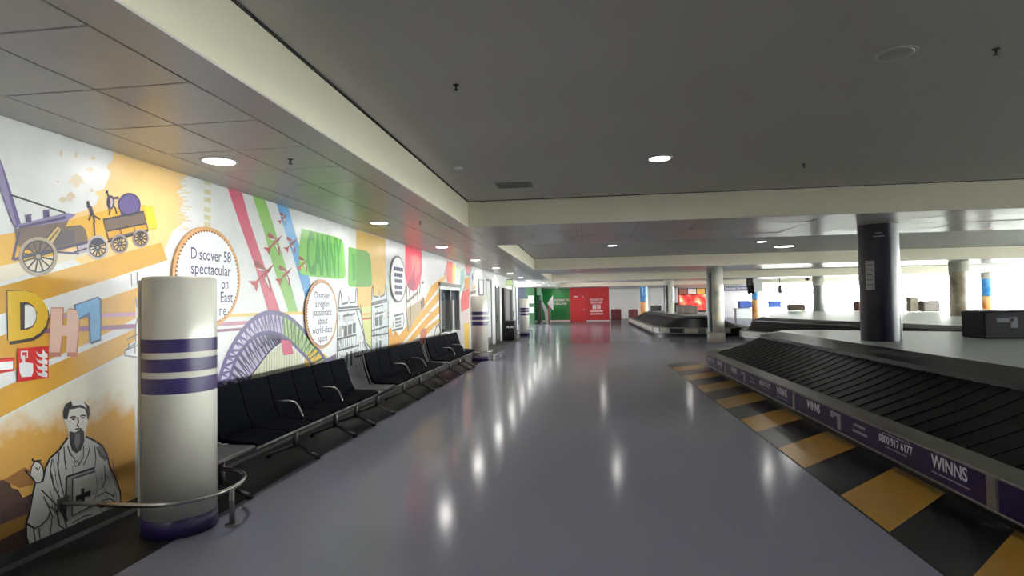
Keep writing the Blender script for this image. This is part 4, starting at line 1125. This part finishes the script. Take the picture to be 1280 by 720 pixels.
for i in range(n):
    a, b = outer[int(i * 105 / n)], inner[min(int((i + .5) * 105 / n), len(inner) - 1)]
    c = outer[int((i + 1) * 105 / n)]
    A.stroke([a, b, c], .034, VIO if i < 20 else (70, 110, 60), 6, t)
    if i < 22:
        a, b, c = inner[int(i * 105 / n)], low[min(int((i + .5) * 105 / n), len(low) - 1)], inner[int((i + 1) * 105 / n)]
        A.stroke([a, b, c], .034, VIOD, 6, t)
for i in range(22):
    x = 300 + i * 17.5
    k = min(range(len(low)), key=lambda j: abs(low[j][0] - x)); 
    A.stroke([(x, low[k][1]), (x - 4, 720)], .007 if i % 3 else .012, (150, 146, 150), 4, t)
A.build('arch_bridge', mural)
A = Art(); A.poly([(300, 560), (350, 480), (400, 410), (500, 340), (520, 310), (650, 420), (665, 520), (600, 720), (290, 720)], (226, 226, 196), 1, t); A.build('pale_wash', mural)
A = Art(); A.poly([(500, 300), (570, 310), (590, 400), (520, 412)], (212, 84, 120), 7, t); A.build('pink_trail_end', mural)

# --- green word boxes
A = Art(); t = frm(360, 270, 5.536)
A.poly([(92, 86), (200, 112), (330, 145), (370, 165), (384, 200), (398, 400), (390, 432), (340, 436), (150, 416), (90, 404), (72, 380), (74, 220)], (124, 194, 84), 4, t)
A.poly([(130, 150), (200, 165), (350, 200), (372, 240), (378, 380), (340, 400), (140, 375), (110, 340)], (108, 186, 78), 5, t)
def wallpt(x, y, L, tr):
    q = tr([(x, y)])[0]; return Vector(A.P(q[0], q[1], L))
p0, p1 = wallpt(122, 270, 8, t), wallpt(368, 305, 8, t)
text_mb(A, 'CANNY', .80, paint((62, 150, 62)), ((p0 + p1) / 2, Vector((0, 1, 0)), Vector((0, 0, 1))), bold=.03, fit=(p1 - p0).y * .98)
A.build('green_word_box', mural)
A = Art()
A.poly([(416, 214), (540, 242), (562, 262), (572, 320), (580, 470), (560, 490), (425, 490), (414, 470)], (112, 188, 80), 4, t)
A.poly([(470, 226), (540, 242), (562, 262), (572, 320), (580, 470), (560, 490), (470, 490)], (96, 164, 62), 5, t); A.poly([(440, 262), (462, 268), (466, 440), (446, 452)], (70, 160, 66), 6, t)
A.build('green_word_box', mural)
A = Art(); A.poly([(470, 96), (675, 160), (676, 590), (675, 720), (676, 900), (500, 940), (470, 640)], (232, 190, 100), 1, t); A.poly([(476, 640), (675, 600), (676, 900), (560, 930), (476, 800)], (214, 216, 140), 2, t); A.build('amber_panel', mural)

# --- towers
A = Art(); t = frm(400, 350, 6)
A.poly([(134, 210), (145, 90), (150, 75), (158, 130), (160, 180), (205, 170), (210, 120), (222, 170), (262, 165), (266, 70), (275, 60), (280, 170), (290, 210), (308, 250), (315, 330), (330, 400), (345, 460), (378, 510), (378, 560), (300, 590), (330, 720), (120, 720), (128, 420)], (226, 232, 234), 5, t)
A.poly([(384, 150), (388, 60), (393, 35), (400, 120), (436, 130), (442, 80), (450, 128), (482, 110), (488, 30), (496, 60), (500, 150), (506, 330), (512, 540), (384, 560)], (224, 232, 236), 5, t)
for p in ([(134, 210), (145, 90), (150, 75), (158, 130), (162, 182), (205, 170), (210, 120), (222, 170), (262, 165), (266, 70), (275, 60), (280, 170), (288, 205)], [(134, 212), (288, 200)], [(136, 232), (290, 218)], [(130, 260), (128, 420), (122, 720)], [(170, 270), (240, 258), (260, 250)], [(270, 230), (300, 330), (340, 470), (378, 512)], [(290, 210), (308, 260), (315, 330), (334, 440)], [(130, 445), (270, 410)], [(132, 530), (290, 490)], [(260, 580), (380, 545)], [(384, 152), (388, 60), (393, 35), (400, 122), (436, 130), (442, 80), (450, 128), (482, 110), (488, 30), (496, 60), (500, 145)], [(384, 172), (502, 146)], [(386, 185), (502, 160)], [(384, 172), (384, 560)], [(508, 150), (512, 540)], [(410, 205), (470, 190), (472, 240), (410, 255)], [(388, 380), (508, 345)], [(388, 420), (508, 400)], [(300, 185), (305, 230), (312, 260)], [(325, 400), (330, 470), (350, 520)]):
    A.stroke(p, .03, (60, 62, 68), 7, t)
for x0, y0, w, h, c in ((175, 345, 26, 80, (70, 72, 80)), (206, 335, 30, 80, (86, 88, 96)), (242, 325, 24, 74, (76, 78, 86)), (140, 350, 20, 80, (170, 174, 178)), (190, 545, 16, 110, (90, 94, 100)), (222, 535, 18, 110, (90, 94, 100)), (150, 565, 22, 90, (180, 184, 188)), (250, 520, 30, 60, (180, 184, 188)), (410, 280, 24, 70, (84, 88, 94)), (440, 270, 26, 70, (100, 104, 110)), (415, 470, 14, 66, (110, 114, 120)), (442, 455, 16, 80, (96, 100, 106)), (172, 278, 70, 40, (196, 202, 206))):
    A.poly([(x0, y0), (x0 + w, y0 - w * .2), (x0 + w, y0 + h - w * .2), (x0, y0 + h)], c, 6, t)
for i in range(9):
    x = 140 + i * 16
    A.stroke([(x, 450 - i * 4), (x - 2, 520 - i * 4)], .018, (120, 124, 130), 6, t)
    if i < 8: A.stroke([(392 + i * 14, 385 - i * 4), (392 + i * 14, 416 - i * 3)], .016, (130, 134, 140), 6, t)
for i in range(110):
    lo_x, hi_x, lo_y, hi_y = ((136, 270, 240, 640), (390, 500, 200, 520), (280, 360, 380, 560))[i % 3]
    hx, hy = random.uniform(lo_x, hi_x), random.uniform(lo_y, hi_y)
    if i % 3 == 2 and hy < 380 + (hx - 280) * 1.4: continue
    A.stroke([(hx, hy), (hx + random.uniform(-3, 3), hy + random.uniform(14, 44))], .02, (random.randint(0, 2) * 30 + 84,) * 3, 6, t)
A.build('sketched_towers', mural)

# --- hot-air balloon, rays, banner
A = Art(); t = frm(470, 290, 8)
A.poly([(290, 130), (450, 140), (458, 240), (458, 400), (440, 500), (410, 570), (375, 596), (330, 570), (305, 520), (290, 420)], (232, 74, 100), 5, t)
A.poly([(350, 240), (400, 220), (440, 300), (430, 420), (390, 460), (360, 400)], (240, 112, 112), 6, t)
A.poly([(380, 330), (392, 350), (380, 440), (400, 520), (370, 590), (330, 570), (305, 530), (345, 430), (352, 480), (366, 400)], (150, 52, 84), 6, t)
for p in ([(305, 540), (300, 760), (320, 1000)], [(330, 570), (345, 800), (340, 960)], [(375, 596), (378, 820)], [(410, 570), (420, 760)], [(440, 500), (432, 620)], [(310, 700), (420, 600)], [(290, 580), (310, 700)]):
    A.stroke(p, .06, (120, 104, 92), 6, t)
A.poly([(310, 760), (430, 690), (470, 640), (480, 760), (400, 860), (320, 1000)], (190, 166, 130), 5, t); A.poly([(440, 700), (480, 650), (480, 740), (450, 780)], (120, 84, 60), 6, t)
A.ell(463, 506, 12, 14, INK, 6, t, 12)
A.build('red_balloon', mural)
A = Art(); t = frm(480, 350, 8)
for q in ([(140, 600), (300, 400), (420, 240), (560, 60), (640, -60), (556, -8), (470, 60), (380, 260), (250, 430), (130, 580)], [(170, 640), (360, 420), (550, 200), (552, 110), (400, 290), (260, 430), (150, 590)], [(210, 640), (300, 600), (440, 440), (552, 330), (552, 250), (430, 370), (300, 520)], [(350, 540), (470, 440), (552, 380), (552, 420), (470, 500), (400, 580)]):
    A.poly(q, (234, 176, 64), 3, t)
A.poly([(44, 500), (70, 470), (90, 560), (110, 500), (150, 560), (160, 640), (60, 690), (44, 700)], (234, 166, 60), 3, t)
A.poly([(100, 360), (190, 335), (200, 400), (185, 480), (80, 505), (90, 440)], (234, 236, 238), 4, t); A.stroke([(100, 360), (190, 335), (200, 400), (185, 480), (80, 505), (90, 440)], .04, (70, 74, 82), 5, t, True)
for yy in (395, 430, 465):
    A.stroke([(110, yy), (170, yy - 14)], .05, (120, 124, 130), 5, t)
A.poly([(360, 520), (390, 480), (430, 490), (420, 560), (385, 660), (360, 600)], (214, 108, 84), 5, t)
A.poly([(500, 560), (520, 470), (545, 440), (560, 520), (545, 570)], (240, 240, 240), 5, t); A.stroke([(500, 560), (520, 470), (545, 440), (560, 520), (545, 570)], .05, (70, 74, 82), 6, t)
A.build('golden_rays', mural)
A = Art(); t = frm(540, 310, 8)
for q, c in (([(150, 130), (205, 140), (215, 300), (200, 390), (160, 380), (140, 250)], (226, 108, 104)), ([(205, 170), (235, 170), (230, 330), (200, 390)], (240, 180, 90)), ([(235, 180), (280, 190), (260, 330), (235, 320)], (180, 222, 190)), ([(285, 230), (325, 200), (320, 320), (290, 420), (270, 480)], (150, 206, 200)), ([(330, 150), (395, 190), (370, 260), (340, 250)], (200, 80, 76)), ([(320, 310), (375, 290), (374, 400), (330, 420)], (240, 176, 86)), ([(300, 440), (374, 400), (372, 600), (290, 640), (285, 520)], (232, 92, 92)), ([(400, 240), (412, 300), (396, 330)], (90, 110, 190)), ([(290, 640), (372, 620), (372, 960), (300, 960)], (232, 214, 214)), ([(320, 760), (370, 740), (372, 1100), (330, 1100)], (240, 200, 60)), ([(85, 860), (240, 830), (250, 1020), (90, 1040)], (236, 96, 104)), ([(420, 360), (440, 400), (400, 420)], (236, 190, 110)), ([(376, 440), (440, 420), (440, 450), (376, 470)], (150, 110, 80))):
    A.poly(q, c, 4, t)
for p in ([(120, 270), (130, 250), (140, 180)], [(340, 260), (370, 270), (395, 210)], [(250, 160), (255, 280)], [(300, 450), (330, 380), (340, 310)], [(100, 900), (110, 1000)], [(220, 860), (226, 990)]):
    A.stroke(p, .05, (120, 110, 150), 5, t)
A.build('festival_shapes', mural)

# --- round text plaques fixed on the mural
def plaque(y, z, r, ring_rgb, label, lines, beads=True):
    t = thing('round_plaque', (XW, y, z - r), label, 'plaque', 'round text plaques on the mural')
    def disc(rad, x0, x1, m, nm):
        vs = [(x, y + rad * math.cos(a), z + rad * math.sin(a)) for x in (x0, x1) for a in [2 * math.pi * i / 64 for i in range(64)]]
        fs = [(i, (i + 1) % 64, 64 + (i + 1) % 64, 64 + i) for i in range(64)] + [list(range(64)), list(range(64, 128))]
        return MB().add(vs, fs, m).build(nm, t)
    disc(r, XW + .011, XW + .026, paint(ring_rgb), 'rim'); disc(r * .915, XW + .026, XW + .029, mat('plaque_white', (238, 240, 244), .4), 'face')
    if beads:
        bd = MB()
        for i in range(72):
            a = 2 * math.pi * i / 72
            bd.box(XW + .026, XW + .032, y + r * .915 * math.cos(a) - .009, y + r * .915 * math.cos(a) + .009, z + r * .915 * math.sin(a) - .009, z + r * .915 * math.sin(a) + .009, paint((150, 96, 60)))
        bd.build('beading', t)['kind'] = 'stuff'
    tx = MB(); ink = paint((58, 58, 110))
    for body, dy, dz, size, fit in lines:
        if body is None:
            for j in range(4):
                a = y + dy - fit / 2 + fit * j / 4
                tx.box(XW + .029, XW + .031, a + .01, a + fit / 4 - .005, z + dz - size * .3, z + dz + size * .3, ink)
        else:
            text_mb(tx, body, size, ink, (Vector((XW + .031, y + dy, z + dz)), Vector((0, 1, 0)), Vector((0, 0, 1))), bold=.006, fit=fit)
        tx.build('text_line', t); tx = MB()
plaque(5.12, 1.962, .50, (214, 160, 104), 'large round white plaque with beaded tan rim behind the striped pillar',
       [('Discover 58', .03, .215, .16, .60), ('spectacular', .03, .075, .16, .60), ('on', .235, -.06, .16, .11), ('East', .26, -.20, .16, .20), ('ne', .20, -.335, .16, .11)])
plaque(7.525, 1.55, .49, (206, 156, 116), 'round white plaque with tan rim over the painted bridge end',
       [('Discover', 0, .26, .14, .46), ('a region', 0, .14, .14, .42), ('passionate', 0, .02, .14, .56), ('about', 0, -.10, .14, .30), ('world-class', 0, -.225, .14, .60), ('sport', 0, -.345, .14, .28)])
plaque(10.81, 2.18, .47, (130, 128, 128), 'round white plaque with grey rim beside the red balloon',
       [(None, 0, .20, .12, .58), (None, 0, .08, .12, .5), (None, 0, -.04, .12, .46), (None, 0, -.16, .12, .48), (None, 0, -.28, .12, .46)], beads=False)

# --- fire point sign and call point
fs = thing('fire_alarm_sign', (XW, 3.35, 1.19), 'square red fire alarm sign with white hand and flames', 'sign')
MB().box(XW + .0085, XW + .0105, 3.243, 3.458, 1.190, 1.412, mat('sign_red', (196, 32, 36), .35)).build('plate', fs)
A = Art(); t = frm(0, 340, 4.5)
A.poly([(108, 445), (148, 442), (148, 484), (108, 488)], WHT, 14, t); A.poly([(114, 452), (142, 450), (142, 478), (114, 481)], (196, 32, 36), 15, t)
A.poly([(116, 470), (130, 468), (132, 506), (176, 514), (178, 560), (168, 588), (112, 592), (100, 560), (98, 514), (118, 508)], WHT, 16, t)
for k in range(4):
    y = 440 + k * 36
    A.poly([(192, y + 4), (206, y + 18), (228, y + 22), (234, y - 6 + (4 if k else 0)), (246, y + 14), (260, y + 22), (258, y + 44), (232, y + 42), (206, y + 32)], WHT, 14, t)
A.build('pictogram', fs)
cp = thing('fire_call_point', (XW, 3.15, 1.27), 'small red call point box at the left of the fire alarm sign', 'call point')
MB().bevbox(XW + .003, XW + .045, 3.08, 3.197, 1.268, 1.355, mat('sign_red', (196, 32, 36), .35), .006).build('housing', cp)
MB().box(XW + .045, XW + .048, 3.10, 3.18, 1.285, 1.335, mat('plaque_white', (238, 240, 244), .4)).build('glass_plate', cp)
